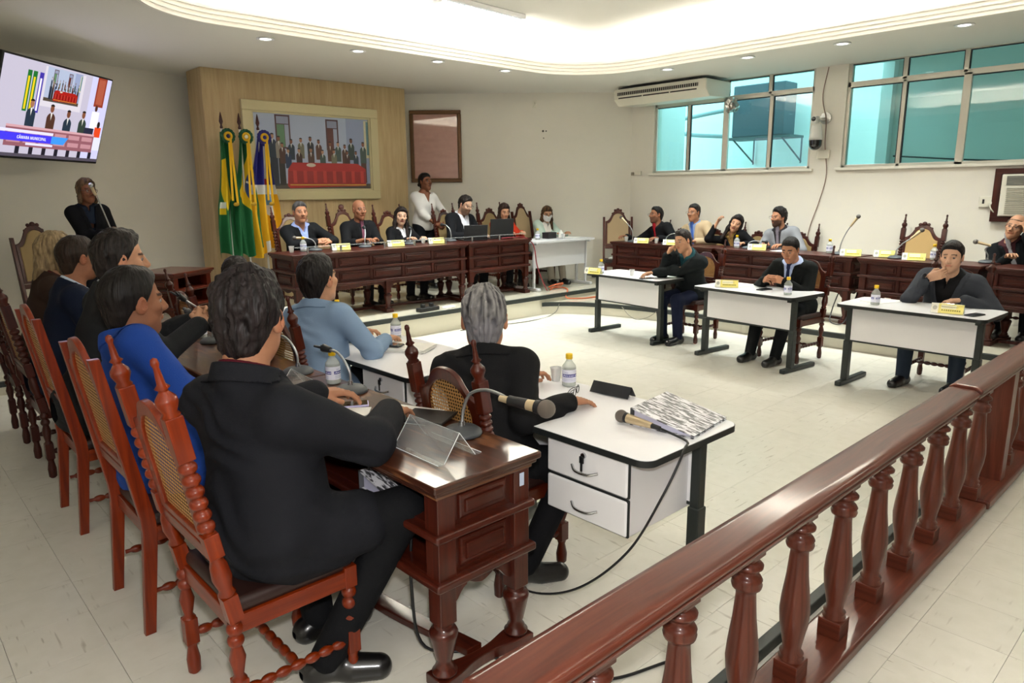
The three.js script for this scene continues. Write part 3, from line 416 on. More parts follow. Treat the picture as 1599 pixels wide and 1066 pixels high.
const chairKinds = {
  near: { posts: 'turned', back: 'cane', wood: M.orange, top: 1.12, n: 22, rise: 0.1 },
  plain: { posts: 'plain', back: 'cane', wood: M.orange, top: 1.14, n: 12, rise: 0.12 },
  cane: { posts: 'turned', back: 'cane', wood: M.red, top: 0.99, n: 18, beads: 4, rise: 0.12 },
  dark: { posts: 'turned', back: 'cane', wood: M.dark, top: 1.1, n: 12, rise: 0.12 },
  throne: { posts: 'turned', back: 'pad', wood: M.red, top: 1.13, n: 12, rise: 0.15, padBack: M.padGold },
  crown: { posts: 'turned', back: 'pad', wood: M.red, top: 1.16, n: 12, rise: 0.17, crest: true, padBack: M.padGold },
  low: { posts: 'turned', back: 'pad', wood: M.dark, top: 0.93, n: 12, beads: 4, rise: 0.12, padBack: M.padGold },
  side: { posts: 'plain', back: 'pad', wood: M.red, top: 1.14, n: 12, rise: 0.17, padBack: M.padBeige },
  gold: { posts: 'plain', back: 'pad', wood: M.dark, top: 1.17, n: 12, rise: 0.19, padBack: M.padGold },
  empty: { posts: 'turned', back: 'pad', wood: M.dark, top: 1.08, n: 12, rise: 0.15, padBack: M.padLight },
};
const chairProto = {};
function chair(kind, pos, turn, label, group) {
  if (!chairProto[kind]) { const c = chairProto[kind] = makeChair(chairKinds[kind], label, group); c.position.set(...pos); c.rotation.y = turn; return c; }
  return dup(chairProto[kind], pos, turn, label, group);
}
const E_ = Math.PI / 2, W_ = -Math.PI / 2;                                     // facing +x, facing -x
chair('near', [0.90, 0, -2.25], E_, 'glossy turned chair with bead posts and finials under the man in black', 'left row chairs');
chair('plain', [0.9, 0, -3.07], E_, 'orange brown chair with flat back posts behind the man in the blue jacket', 'left row chairs');
chair('plain', [0.92, 0, -4.22], E_, 'orange brown chair with flat back posts behind the man clasping his hands', 'left row chairs');
chair('dark', [0.92, 0, -5.2], E_, 'dark turned chair with bead posts behind the man in navy', 'left row chairs');
chair('dark', [0.92, 0, -6.05], E_, 'dark turned chair with bead posts behind the woman with blonde hair', 'left row chairs');
chair('gold', [1.55, 0.12, -8.75], 0.25, 'tall chair with mustard fabric back and carved crest against the wall by the standing woman', 'wall chairs');
chair('cane', [2.04, 0, -2.29], E_, 'dark red chair with cane back and finials behind the grey haired man', 'inner left chairs');
chair('cane', [2.06, 0, -3.92], E_, 'dark red chair with cane back and finials behind the man in the pale blue jacket', 'inner left chairs');
chair('cane', [2.08, 0, -5.6], E_, 'dark red chair with cane back and finials by the rear inner desk', 'inner left chairs');
const DY = 0.262, RY = 0.165;
chair('throne', [4.22, DY, -8.42], 0, 'carved padded chair of the grey haired official', 'head table chairs');
chair('crown', [5.02, DY, -8.46], 0, 'tallest carved chair with a round crest behind the bald official', 'head table chairs');
chair('throne', [5.72, DY, -8.42], 0, 'carved padded chair of the woman in black at the head table', 'head table chairs');
chair('throne', [6.78, DY, -8.42], 0.15, 'carved padded chair of the man with glasses in a white shirt', 'head table chairs');
chair('throne', [7.6, DY, -8.38], -0.1, 'carved padded chair of the woman in red behind the laptop', 'head table chairs');
chair('side', [8.2, DY, -8.2], 0.1, 'brown chair with beige padded back beside the masked woman', 'head table chairs');
chair('side', [9.0, RY, -7.12], W_ + 0.75, 'empty brown chair with tall beige padded back and papers on its seat', 'window bench chairs');
chair('low', [9.3, RY, -6.35], W_, 'carved chair of the man with the red tie', 'window bench chairs');
chair('low', [9.3, RY, -5.72], W_, 'carved chair of the man in the beige jacket', 'window bench chairs');
chair('low', [9.3, RY, -5.05], W_, 'carved chair of the long haired woman in black', 'window bench chairs');
chair('low', [9.3, RY, -4.42], W_, 'carved chair of the bearded man in grey', 'window bench chairs');
chair('empty', [9.2, RY, -2.88], W_, 'empty carved chair with pale gold padded back and finials at the window bench', 'window bench chairs');
chair('low', [9.16, RY, -1.72], W_, 'carved chair of the bald man with striped tie', 'window bench chairs');
chair('cane', [7.12, 0, -4.55], W_, 'dark turned chair under the man in teal', 'inner right chairs');
chair('cane', [7.02, 0, -3.28], W_ - 0.1, 'dark turned chair under the man with the blue tie', 'inner right chairs');
chair('cane', [7.0, 0, -1.86], W_, 'dark turned chair under the man in dark grey', 'inner right chairs');

// ---------------------------------------------------------------- carved benches
function bench(name, label, L, D, cols, pos, turn, group, { wood = M.dark, n = 14, papers } = {}) {
  const H = 0.79, t = thing(name, label, 'desk', pos, turn, group), hx = L / 2, hz = D / 2, topMat = papers || wood;
  obj('top', [rbox(L + 0.07, 0.028, D + 0.07, 0.008, 0, H - 0.014, 0), rbox(L + 0.045, 0.018, D + 0.045, 0.006, 0, H - 0.035, 0), rbox(L + 0.02, 0.02, D + 0.02, 0.005, 0, H - 0.052, 0)], topMat, t);
  const rows = [[0.6, H - 0.055], [0.425, 0.575]];
  obj('middle_moulding', [rbox(L + 0.04, 0.03, D + 0.04, 0.01, 0, 0.588, 0)], wood, t);
  obj('lower_moulding', [rbox(L + 0.045, 0.032, D + 0.045, 0.01, 0, 0.412, 0), box(L, 0.02, D, 0, 0.425, 0)], wood, t);
  for (const [sx, sz] of [[-1, -1], [1, -1], [-1, 1], [1, 1]]) obj('corner_post', rbox(0.075, 0.36, 0.075, 0.004, sx * (hx - 0.036), 0.575, sz * (hz - 0.036)), wood, t);
  obj('front_board', box(L - 0.1, 0.32, 0.02, 0, 0.58, -hz + 0.032), wood, t);
  for (const sx of [-1, 1]) obj('end_board', box(0.02, 0.32, D - 0.1, sx * (hx - 0.032), 0.58, 0), wood, t);
  obj('shelf', box(L - 0.12, 0.02, D - 0.08, 0, 0.6, 0.02), wood, t);
  const raised = (w, h) => { const g = extrude(shapeOf([[-w / 2, -h / 2], [w / 2, -h / 2], [w / 2, h / 2], [-w / 2, h / 2]]), 0.02, 0.009); return [g, place(extrude(shapeOf([[-w / 2 + 0.022, -h / 2 + 0.022], [w / 2 - 0.022, -h / 2 + 0.022], [w / 2 - 0.022, h / 2 - 0.022], [-w / 2 + 0.022, h / 2 - 0.022]]), 0.016, 0.006), 0, 0, 0.012)].map((q) => grain(q, 'x')); };
  const cw = (L - 0.15) / cols;
  for (const [y0, y1] of rows) {
    for (let k = 0; k < cols; k++) obj('panel', place(merge(raised(cw - 0.055, y1 - y0 - 0.045)), -(L - 0.15) / 2 + cw * (k + 0.5), (y0 + y1) / 2, -hz + 0.02, 0, Math.PI, 0), wood, t);
    for (let k = 1; k < cols; k++) obj('stile', rbox(0.04, y1 - y0, 0.03, 0.003, -(L - 0.15) / 2 + cw * k, (y0 + y1) / 2, -hz + 0.025), wood, t);
    for (const sx of [-1, 1]) obj('panel', place(merge(raised(D - 0.2, y1 - y0 - 0.045)), sx * (hx - 0.02), (y0 + y1) / 2, 0, 0, sx * Math.PI / 2, 0), wood, t);
  }
  const scallop = (w) => { const s = new THREE.Shape(), h = 0.1; s.moveTo(-w / 2, 0); s.lineTo(w / 2, 0); s.lineTo(w / 2, -h); s.bezierCurveTo(w / 2 - 0.03, -h, w / 2 - 0.04, -h * 0.5, w / 2 - 0.07, -h * 0.45); s.bezierCurveTo(w / 4, -h * 0.2, w / 6, -h * 0.55, 0, -h * 0.62); s.bezierCurveTo(-w / 6, -h * 0.55, -w / 4, -h * 0.2, -w / 2 + 0.07, -h * 0.45); s.bezierCurveTo(-w / 2 + 0.04, -h * 0.5, -w / 2 + 0.03, -h, -w / 2, -h); return s; };
  const legs = L > 1.7 ? [-1, 0, 1] : [-1, 1];
  for (let i = 0; i + 1 < legs.length; i++) { const a = legs[i] * (hx - 0.036) + 0.035, b = legs[i + 1] * (hx - 0.036) - 0.035; obj('apron', place(extrude(scallop(b - a), 0.02, 0.003), (a + b) / 2, 0.4, -hz + 0.036), wood, t); }
  for (const sx of [-1, 1]) obj('apron', place(extrude(scallop(D - 0.14), 0.02, 0.003), sx * (hx - 0.036), 0.4, 0, 0, Math.PI / 2, 0), wood, t);
  for (const lx of legs) {
    for (const sz of [-1, 1]) obj('leg', place(merge([rbox(0.07, 0.16, 0.07, 0.004, 0, 0.33, 0), lathe([[0.02, 0.048], [0.044, 0.05], [0.046, 0.062], [0.03, 0.072], [0.034, 0.082], [0.024, 0.095], [0.03, 0.11], [0.05, 0.2], [0.052, 0.212], [0.046, 0.225], [0.03, 0.23], [0.036, 0.24], [0.026, 0.252]], n)]), lx * (hx - 0.036), 0, sz * (hz - 0.036)), wood, t);
    const s = new THREE.Shape(); s.moveTo(-hz - 0.01, 0.05); s.bezierCurveTo(-hz * 0.5, 0.05, -hz * 0.45, 0.02, 0, 0.02); s.bezierCurveTo(hz * 0.45, 0.02, hz * 0.5, 0.05, hz + 0.01, 0.05); s.lineTo(hz + 0.01, -0.05); s.bezierCurveTo(hz * 0.5, -0.05, hz * 0.45, -0.02, 0, -0.02); s.bezierCurveTo(-hz * 0.45, -0.02, -hz * 0.5, -0.05, -hz - 0.01, -0.05);
    obj('sled_foot', grain(place(extrude(s, 0.045, 0.004), lx * (hx - 0.036), 0.024, 0, Math.PI / 2, 0, Math.PI / 2), 'z'), wood, t);
  }
  { const s = new THREE.Shape(); s.moveTo(-hx + 0.08, 0.035); s.bezierCurveTo(-hx * 0.5, 0.08, -hx * 0.4, 0.12, 0, 0.12); s.bezierCurveTo(hx * 0.4, 0.12, hx * 0.5, 0.08, hx - 0.08, 0.035); s.lineTo(hx - 0.08, -0.035); s.bezierCurveTo(hx * 0.5, 0.01, hx * 0.4, 0.05, 0, 0.05); s.bezierCurveTo(-hx * 0.4, 0.05, -hx * 0.5, 0.01, -hx + 0.08, -0.035);
    obj('long_stretcher', grain(place(extrude(s, 0.03, 0.004), 0, 0.03, 0, Math.PI / 2, 0, 0), 'x'), wood, t); }
  if (papers) obj('inventory_tag', rbox(0.002, 0.05, 0.022, 0.0008, hx + 0.0025, 0.69, -hz + 0.036), std('#b9c6dc', 0.5), t).userData.label = 'small pale blue tag';
  return t;
}
const wornTex = tex(512, 512, (u, v) => { const g = fbm(u, v, 30, 4, 221, 3), w = fbm(u, v, 4, 4, 225, 4), f = fbm(u, v, 70, 9, 229, 2); let c = mix(hex('#2c140c'), hex('#5b3220'), g); const k = Math.max(0, Math.min(1, (w * 0.7 + f * 0.4 - 0.6) * 7)); return mix(c, hex('#8a5c38'), k * 0.7); }, { repeat: [1.1, 1.1] });
M.worn = wood(wornTex, 0.3, 0.85);
M.benchNear = wood(woodTex(hex('#2a0c06'), hex('#5f2414'), 13), 0.33, 0.6);
// left row (sitters at -x), the near end towards the rail
bench('carved_bench', 'red brown carved shelf desk with turned legs beside the rail', 1.5, 0.42, 3, [1.5, 0, -2.5], W_, 'left row benches', { wood: M.benchNear, n: 24, papers: M.worn });
bench('carved_bench', 'carved shelf desk in front of the man clasping his hands', 1.5, 0.42, 3, [1.5, 0, -4.08], W_, 'left row benches', { wood: M.benchNear, papers: M.worn });
bench('carved_bench', 'carved shelf desk at the dais end of the left row', 1.5, 0.42, 3, [1.5, 0, -5.66], W_, 'left row benches', { wood: M.benchNear, papers: M.worn });
bench('carved_bench', 'long carved head table with five panel columns on the dais', 2.45, 0.55, 5, [4.8, DY, -7.64], Math.PI, 'head table benches');
bench('carved_bench', 'short carved head table section under the laptops', 1.12, 0.55, 2, [6.66, DY, -7.64], Math.PI, 'head table benches');
const rb = (z0, z1, x0, x1, cols, label) => { const dx = x1 - x0, dz = z1 - z0, L = Math.hypot(dx, dz); const a = Math.atan2(dx, dz); const nx = Math.cos(a), nz = -Math.sin(a); return bench('carved_bench', label, L - 0.09, 0.42, cols, [(x0 + x1) / 2 + nx * 0.235, RY, (z0 + z1) / 2 + nz * 0.235], Math.PI / 2 + a, 'window side benches'); };
rb(-7.0, -5.12, 8.62, 8.5, 4, 'dark carved bench in front of the man with the red tie');
rb(-5.1, -3.22, 8.5, 8.36, 4, 'dark carved bench in front of the bearded man in grey');
rb(-3.2, -1.92, 8.36, 8.2, 3, 'dark carved bench in front of the empty pale chair');
rb(-1.9, -0.6, 8.2, 7.95, 3, 'dark carved bench in front of the bald man with striped tie');
{ // small wooden desk on the left step
  const t = bench('wooden_desk', 'small dark wooden desk on the step beside the flags', 0.62, 0.5, 1, [2.55, 0.12, -8.2], 0.6, undefined, { wood: M.red });
}
// ---------------------------------------------------------------- white laminate desks
function roundedTop(L, D, r, h) { const s = new THREE.Shape(), x = L / 2, z = D / 2; s.moveTo(-x + r, -z); s.lineTo(x - r, -z); s.absarc(x - r, -z + r, r, -Math.PI / 2, 0); s.lineTo(x, z - r); s.absarc(x - r, z - r, r, 0, Math.PI / 2); s.lineTo(-x + r, z); s.absarc(-x + r, z - r, r, Math.PI / 2, Math.PI); s.lineTo(-x, -z + r); s.absarc(-x + r, -z + r, r, Math.PI, Math.PI * 1.5); const g = new THREE.ExtrudeGeometry(s, { depth: h, bevelEnabled: false, curveSegments: 8 }); g.rotateX(-Math.PI / 2); return g; }
function whiteDesk(label, pos, turn, group, { L = 1.15, D = 0.6, drawers, grey } = {}) {
  const t = thing('laminate_desk', label, 'desk', pos, turn, group), edge = grey ? M.greyLam : M.blackEdge, metal = grey ? M.greyLam : M.blackMetal, top = grey ? M.greyLam : M.whiteTop;
  obj('edge_band', roundedTop(L, D, 0.06, 0.026).translate(0, 0.713, 0), edge, t);
  obj('top', roundedTop(L - 0.006, D - 0.006, 0.057, 0.003).translate(0, 0.738, 0), top, t);
  obj('modesty_panel', box(L - 0.19, grey ? 0.36 : 0.3, 0.018, 0, grey ? 0.53 : 0.56, -0.14), grey ? M.greyLam : M.white, t);
  obj('panel_rail', box(L - 0.19, 0.014, 0.024, 0, grey ? 0.345 : 0.403, -0.14), metal, t);
  for (const s of [-1, 1]) {
    const x = s * (L / 2 - 0.07);
    obj('leg', grey ? [rbox(0.03, 0.7, 0.035, 0.004, x, 0.37, -0.14), rbox(0.03, 0.7, 0.035, 0.004, x, 0.37, 0.03)] .slice(0, 1) : [rbox(0.045, 0.68, 0.05, 0.006, x, 0.38, -0.13), rbox(0.056, 0.36, 0.062, 0.006, x, 0.22, -0.13)], metal, t);
    if (grey) obj('leg', rbox(0.03, 0.7, 0.035, 0.004, x, 0.37, 0.05), metal, t);
    obj('foot', rbox(0.055, 0.045, 0.54, 0.012, x, 0.0235, 0.0), metal, t);
    obj('top_arm', rbox(0.04, 0.03, 0.46, 0.004, x, 0.697, 0.0), metal, t);
  }
  if (drawers) {
    const dx = L / 2 - 0.33, cab = obj('drawer_cabinet', rbox(0.42, 0.33, 0.46, 0.006, dx, 0.545, 0.05), M.white, t);
    [[0.627, 0.15], [0.463, 0.15]].forEach(([y, h], i) => {
      const f = obj('drawer', rbox(0.425, h, 0.018, 0.02, dx, y, 0.29, 0, 0, 0, 3), M.white, t);
      obj('drawer_edge', rbox(0.437, h + 0.011, 0.014, 0.022, dx, y, 0.284, 0, 0, 0, 3), M.blackEdge, t);
      obj('handle', tube([[dx - 0.07, y - 0.012, 0.3], [dx - 0.035, y - 0.022, 0.322], [dx + 0.035, y - 0.022, 0.322], [dx + 0.07, y - 0.012, 0.3]], 0.006, 8, 20), M.chrome, f).userData.label = 'curved metal handle';
      if (!i) { obj('lock', cyl(0.012, 0.012, 0.012, dx - 0.005, y + 0.045, 0.303, 14, Math.PI / 2), M.chrome, f); obj('key', [rbox(0.022, 0.03, 0.008, 0.003, dx - 0.005, y + 0.03, 0.315), rbox(0.012, 0.05, 0.004, 0.002, dx - 0.005, y + 0.005, 0.316)], M.blackPlastic, f); }
    });
  }
  return t;
}
const yawDesk = (z0, x0, z1, x1) => Math.atan2(x1 - x0, z1 - z0);
whiteDesk('white desk of the man in teal facing the left row', [6.79, 0, -5.1], E_ - 0.1, 'inner right desks');
whiteDesk('white desk of the man with the blue tie', [6.62, 0, -3.47], E_ - 0.11, 'inner right desks');
whiteDesk('white desk of the man in dark grey by the rail', [6.5, 0, -1.94], E_ - 0.04, 'inner right desks');
whiteDesk('white desk with two drawers and a binder in front of the grey haired man', [2.35, 0, -2.02], W_, 'inner left desks', { L: 1.16, D: 0.66, drawers: true });
whiteDesk('white desk with two drawers in front of the man in the pale blue jacket', [2.42, 0, -3.62], W_, 'inner left desks', { L: 1.16, D: 0.66, drawers: true });
whiteDesk('white desk at the far end of the inner left row', [2.5, 0, -5.3], W_, 'inner left desks', { L: 1.16, D: 0.66 });
whiteDesk('light grey side table at the end of the head table', [7.98, DY, -7.58], Math.PI, undefined, { L: 1.3, D: 0.6, grey: true });

// ---------------------------------------------------------------- balustrade
{
  const RZ = -0.925, bal = thing('balustrade', 'long red brown wooden balustrade separating the public', 'balustrade', [0, 0, 0]);
  const prof = new THREE.Shape(); prof.moveTo(-0.062, -0.062); prof.lineTo(0.062, -0.062); prof.lineTo(0.066, -0.05); prof.bezierCurveTo(0.055, -0.044, 0.058, -0.036, 0.07, -0.034); prof.bezierCurveTo(0.078, -0.026, 0.076, -0.014, 0.066, -0.01); prof.bezierCurveTo(0.06, -0.004, 0.05, 0, 0.042, 0); prof.lineTo(-0.042, 0); prof.bezierCurveTo(-0.05, 0, -0.06, -0.004, -0.066, -0.01); prof.bezierCurveTo(-0.076, -0.014, -0.078, -0.026, -0.07, -0.034); prof.bezierCurveTo(-0.058, -0.036, -0.055, -0.044, -0.066, -0.05);
  const railPiece = (x0, x1, y, z) => grain(place(new THREE.ExtrudeGeometry(prof, { depth: x1 - x0, bevelEnabled: true, bevelSize: 0.008, bevelThickness: 0.012, bevelOffset: -0.008, bevelSegments: 3, curveSegments: 8 }), 0, 0, 0).rotateY(Math.PI / 2).translate(x0, y, z), 'x');
  obj('handrail', railPiece(0.79, 3.88, 0.76, RZ), M.rail, bal); obj('handrail', railPiece(3.9, 7.6, 0.775, RZ + 0.01), M.rail, bal);
  obj('base_rail', [rbox(3.38, 0.05, 0.19, 0.012, 2.55, 0.04, RZ), rbox(3.36, 0.016, 0.16, 0.004, 2.55, 0.008, RZ)], M.rail, bal); obj('base_rail', [rbox(3.34, 0.05, 0.19, 0.012, 5.94, 0.044, RZ + 0.005), rbox(3.32, 0.016, 0.16, 0.004, 5.94, 0.008, RZ)], M.rail, bal);
  const b = merge([rbox(0.085, 0.07, 0.085, 0.004, 0, 0.1, 0), lathe([[0.038, 0.13], [0.042, 0.142], [0.034, 0.15], [0.04, 0.162], [0.03, 0.172], [0.033, 0.2], [0.046, 0.27], [0.05, 0.32], [0.046, 0.37], [0.036, 0.45], [0.03, 0.53], [0.03, 0.55], [0.043, 0.556], [0.046, 0.567], [0.042, 0.577], [0.046, 0.584], [0.04, 0.595], [0.03, 0.6], [0.03, 0.615], [0.045, 0.623], [0.046, 0.632], [0.038, 0.64], [0.03, 0.645], [0.031, 0.672]], 22), rbox(0.075, 0.05, 0.075, 0.004, 0, 0.682, 0)]);
  for (let k = -3; k < 16; k++) { const x = 2.17 + 0.352 * k; if (x > 7.5 || Math.abs(x - 4.65) < 0.2) continue; const m = obj('baluster', b, M.rail, bal); m.position.set(x, 0, RZ); }
  obj('square_post', rbox(0.1, 0.66, 0.13, 0.005, 4.68, 0.38, RZ), M.rail, bal);
  const k = thing('floor_batten', 'black batten strip on the floor inside the balustrade', 'batten', [4.55, 0, -1.09]);
  obj('strip', rbox(5.2, 0.05, 0.045, 0.006, 0, 0.0255, 0), M.nosing, k);
}
// ---------------------------------------------------------------- people: smooth distance fields meshed by surface nets
const smin = (a, b, k) => { const h = Math.max(k - Math.abs(a - b), 0) / k; return Math.min(a, b) - h * h * k * 0.25; };
const smax = (a, b, k) => -smin(-a, -b, k);
const capf = (a, b, r1, r2) => { const [ax, ay, az] = a, bx = b[0] - ax, by = b[1] - ay, bz = b[2] - az, l2 = bx * bx + by * by + bz * bz + 1e-9, dr = r2 - r1; return (x, y, z) => { const px = x - ax, py = y - ay, pz = z - az; let t = (px * bx + py * by + pz * bz) / l2; t = t < 0 ? 0 : t > 1 ? 1 : t; const dx = px - bx * t, dy = py - by * t, dz = pz - bz * t; return Math.sqrt(dx * dx + dy * dy + dz * dz) - (r1 + dr * t); }; };
const ellf = (c, [X, Y, Z], [rx, ry, rz]) => (x, y, z) => { const px = x - c[0], py = y - c[1], pz = z - c[2], a = (px * X[0] + py * X[1] + pz * X[2]), b = (px * Y[0] + py * Y[1] + pz * Y[2]), d = (px * Z[0] + py * Z[1] + pz * Z[2]); const k0 = Math.sqrt((a / rx) ** 2 + (b / ry) ** 2 + (d / rz) ** 2), k1 = Math.sqrt((a / rx / rx) ** 2 + (b / ry / ry) ** 2 + (d / rz / rz) ** 2) + 1e-9; return k0 * (k0 - 1) / k1; };
const uni = (k, ...fs) => (x, y, z) => { let d = fs[0](x, y, z); for (let i = 1; i < fs.length; i++) d = smin(d, fs[i](x, y, z), k); return d; };
const N3T = new Float32Array(4096); for (let i = 0; i < 4096; i++) N3T[i] = hash2(i, i >> 3, 17);
const n3h = (x, y, z) => N3T[(Math.imul(x, 73856093) ^ Math.imul(y, 19349663) ^ Math.imul(z, 83492791)) & 4095];
function n3(x, y, z) {
  const xi = Math.floor(x), yi = Math.floor(y), zi = Math.floor(z); let u = x - xi, v = y - yi, w = z - zi; u = u * u * (3 - 2 * u); v = v * v * (3 - 2 * v); w = w * w * (3 - 2 * w);
  const a = n3h(xi, yi, zi), b = n3h(xi + 1, yi, zi), c = n3h(xi, yi + 1, zi), d = n3h(xi + 1, yi + 1, zi), e = n3h(xi, yi, zi + 1), f = n3h(xi + 1, yi, zi + 1), g = n3h(xi, yi + 1, zi + 1), h = n3h(xi + 1, yi + 1, zi + 1);
  const p = a + (b - a) * u, q = c + (d - c) * u, r = e + (f - e) * u, t = g + (h - g) * u, m = p + (q - p) * v, n = r + (t - r) * v; return m + (n - m) * w - 0.5;
}
function polygonize(f, lo, hi, cell, color) {
  const N = [0, 1, 2].map((i) => Math.max(3, Math.ceil((hi[i] - lo[i]) / cell) + 1)), [nx, ny, nz] = N, val = new Float32Array(nx * ny * nz), B = 5, id = (i, j, k) => i + nx * (j + ny * k);
  for (let K = 0; K < nz; K += B) for (let J = 0; J < ny; J += B) for (let I = 0; I < nx; I += B) {
    const h = (B - 1) / 2 * cell, c = f(lo[0] + I * cell + h, lo[1] + J * cell + h, lo[2] + K * cell + h), skip = Math.abs(c) > B * cell * 0.87 + cell * 2.2;
    for (let k = K; k < Math.min(K + B, nz); k++) for (let j = J; j < Math.min(J + B, ny); j++) for (let i = I; i < Math.min(I + B, nx); i++) val[id(i, j, k)] = skip ? c : f(lo[0] + i * cell, lo[1] + j * cell, lo[2] + k * cell);
  }
  const map = new Int32Array(nx * ny * nz).fill(-1), P = [], idx = [];
  const E = [[0, 1], [0, 2], [0, 4], [1, 3], [1, 5], [2, 3], [2, 6], [3, 7], [4, 5], [4, 6], [5, 7], [6, 7]];
  const c8 = new Float32Array(8);
  for (let k = 0; k < nz - 1; k++) for (let j = 0; j < ny - 1; j++) for (let i = 0; i < nx - 1; i++) {
    let m = 0; for (let q = 0; q < 8; q++) { c8[q] = val[id(i + (q & 1), j + ((q >> 1) & 1), k + (q >> 2))]; if (c8[q] < 0) m |= 1 << q; }
    if (m === 0 || m === 255) continue;
    let x = 0, y = 0, z = 0, n = 0;
    for (const [a, b] of E) if ((c8[a] < 0) !== (c8[b] < 0)) { const t = c8[a] / (c8[a] - c8[b]); x += (a & 1) + t * ((b & 1) - (a & 1)); y += ((a >> 1) & 1) + t * (((b >> 1) & 1) - ((a >> 1) & 1)); z += (a >> 2) + t * ((b >> 2) - (a >> 2)); n++; }
    map[id(i, j, k)] = P.length / 3; P.push(lo[0] + (i + x / n) * cell, lo[1] + (j + y / n) * cell, lo[2] + (k + z / n) * cell);
  }
  const quad = (a, b, c, d, flip) => { if (a < 0 || b < 0 || c < 0 || d < 0) return; if (flip) idx.push(a, c, b, a, d, c); else idx.push(a, b, c, a, c, d); };
  for (let k = 1; k < nz - 1; k++) for (let j = 1; j < ny - 1; j++) for (let i = 1; i < nx - 1; i++) {
    const s = val[id(i, j, k)] < 0;
    if (s !== (val[id(i + 1, j, k)] < 0)) quad(map[id(i, j - 1, k - 1)], map[id(i, j, k - 1)], map[id(i, j, k)], map[id(i, j - 1, k)], !s);
    if (s !== (val[id(i, j + 1, k)] < 0)) quad(map[id(i - 1, j, k - 1)], map[id(i - 1, j, k)], map[id(i, j, k)], map[id(i, j, k - 1)], !s);
    if (s !== (val[id(i, j, k + 1)] < 0)) quad(map[id(i - 1, j - 1, k)], map[id(i, j - 1, k)], map[id(i, j, k)], map[id(i - 1, j, k)], !s);
  }
  const n = P.length / 3, pos = new Float32Array(P), nor = new Float32Array(n * 3), uv = new Float32Array(n * 2), col = color ? new Float32Array(n * 3) : null, e = cell * 0.3;
  for (let q = 0; q < n; q++) {
    let x = pos[3 * q], y = pos[3 * q + 1], z = pos[3 * q + 2], gx, gy, gz, g2;
    gx = f(x + e, y, z) - f(x - e, y, z); gy = f(x, y + e, z) - f(x, y - e, z); gz = f(x, y, z + e) - f(x, y, z - e); g2 = Math.sqrt(gx * gx + gy * gy + gz * gz) + 1e-12;
    { const d = f(x, y, z) / (g2 / (2 * e)), st = Math.max(-0.45 * cell, Math.min(0.45 * cell, d)); x -= gx / g2 * st; y -= gy / g2 * st; z -= gz / g2 * st; }
    pos[3 * q] = x; pos[3 * q + 1] = y; pos[3 * q + 2] = z; nor[3 * q] = gx / g2; nor[3 * q + 1] = gy / g2; nor[3 * q + 2] = gz / g2; uv[2 * q] = x * 0.8 + z * 0.8; uv[2 * q + 1] = y;
    if (col) { const c = color(x, y, z); col[3 * q] = c[0]; col[3 * q + 1] = c[1]; col[3 * q + 2] = c[2]; }
  }
  const g = new THREE.BufferGeometry(); g.setAttribute('position', new THREE.BufferAttribute(pos, 3)); g.setAttribute('normal', new THREE.BufferAttribute(nor, 3)); g.setAttribute('uv', new THREE.BufferAttribute(uv, 2)); if (col) g.setAttribute('color', new THREE.BufferAttribute(col, 3)); g.setIndex(idx); return g;
}
const bounds = (pts, pad) => [[0, 1, 2].map((i) => Math.min(...pts.map((p) => p[i])) - pad), [0, 1, 2].map((i) => Math.max(...pts.map((p) => p[i])) + pad)];
const add = (a, b, k = 1) => [a[0] + b[0] * k, a[1] + b[1] * k, a[2] + b[2] * k], sub = (a, b) => add(a, b, -1), dot = (a, b) => a[0] * b[0] + a[1] * b[1] + a[2] * b[2];
const nrm = (a) => { const l = Math.hypot(...a) || 1; return a.map((v) => v / l); }, crs = (a, b) => [a[1] * b[2] - a[2] * b[1], a[2] * b[0] - a[0] * b[2], a[0] * b[1] - a[1] * b[0]], lerp3 = (a, b, t) => add(a, sub(b, a), t);
const lin = (h) => { const c = new THREE.Color(h); return [c.r, c.g, c.b]; };
function mergeIndexed(list) { return mergeGeometries(list); }
const streaks = tex(128, 128, (u, v) => fbm(u, v, 64, 3, 171, 2), { srgb: false, repeat: [1, 1] });
const skinMat = new THREE.MeshPhysicalMaterial({ vertexColors: true, roughness: 0.6, specularIntensity: 0.6 });
const hairMat = new THREE.MeshPhysicalMaterial({ vertexColors: true, roughness: 0.5, specularIntensity: 0.45, bumpMap: streaks, bumpScale: 0.003 });
const eyeMat = new THREE.MeshPhysicalMaterial({ vertexColors: true, roughness: 0.15, clearcoat: 0.6 });
const clothCache = {}; const fabric = (c, r = 0.85) => clothCache[c + r] || (clothCache[c + r] = new THREE.MeshPhysicalMaterial({ color: c, roughness: r, specularIntensity: 0.35, bumpMap: weave, bumpScale: 0.0006 }));

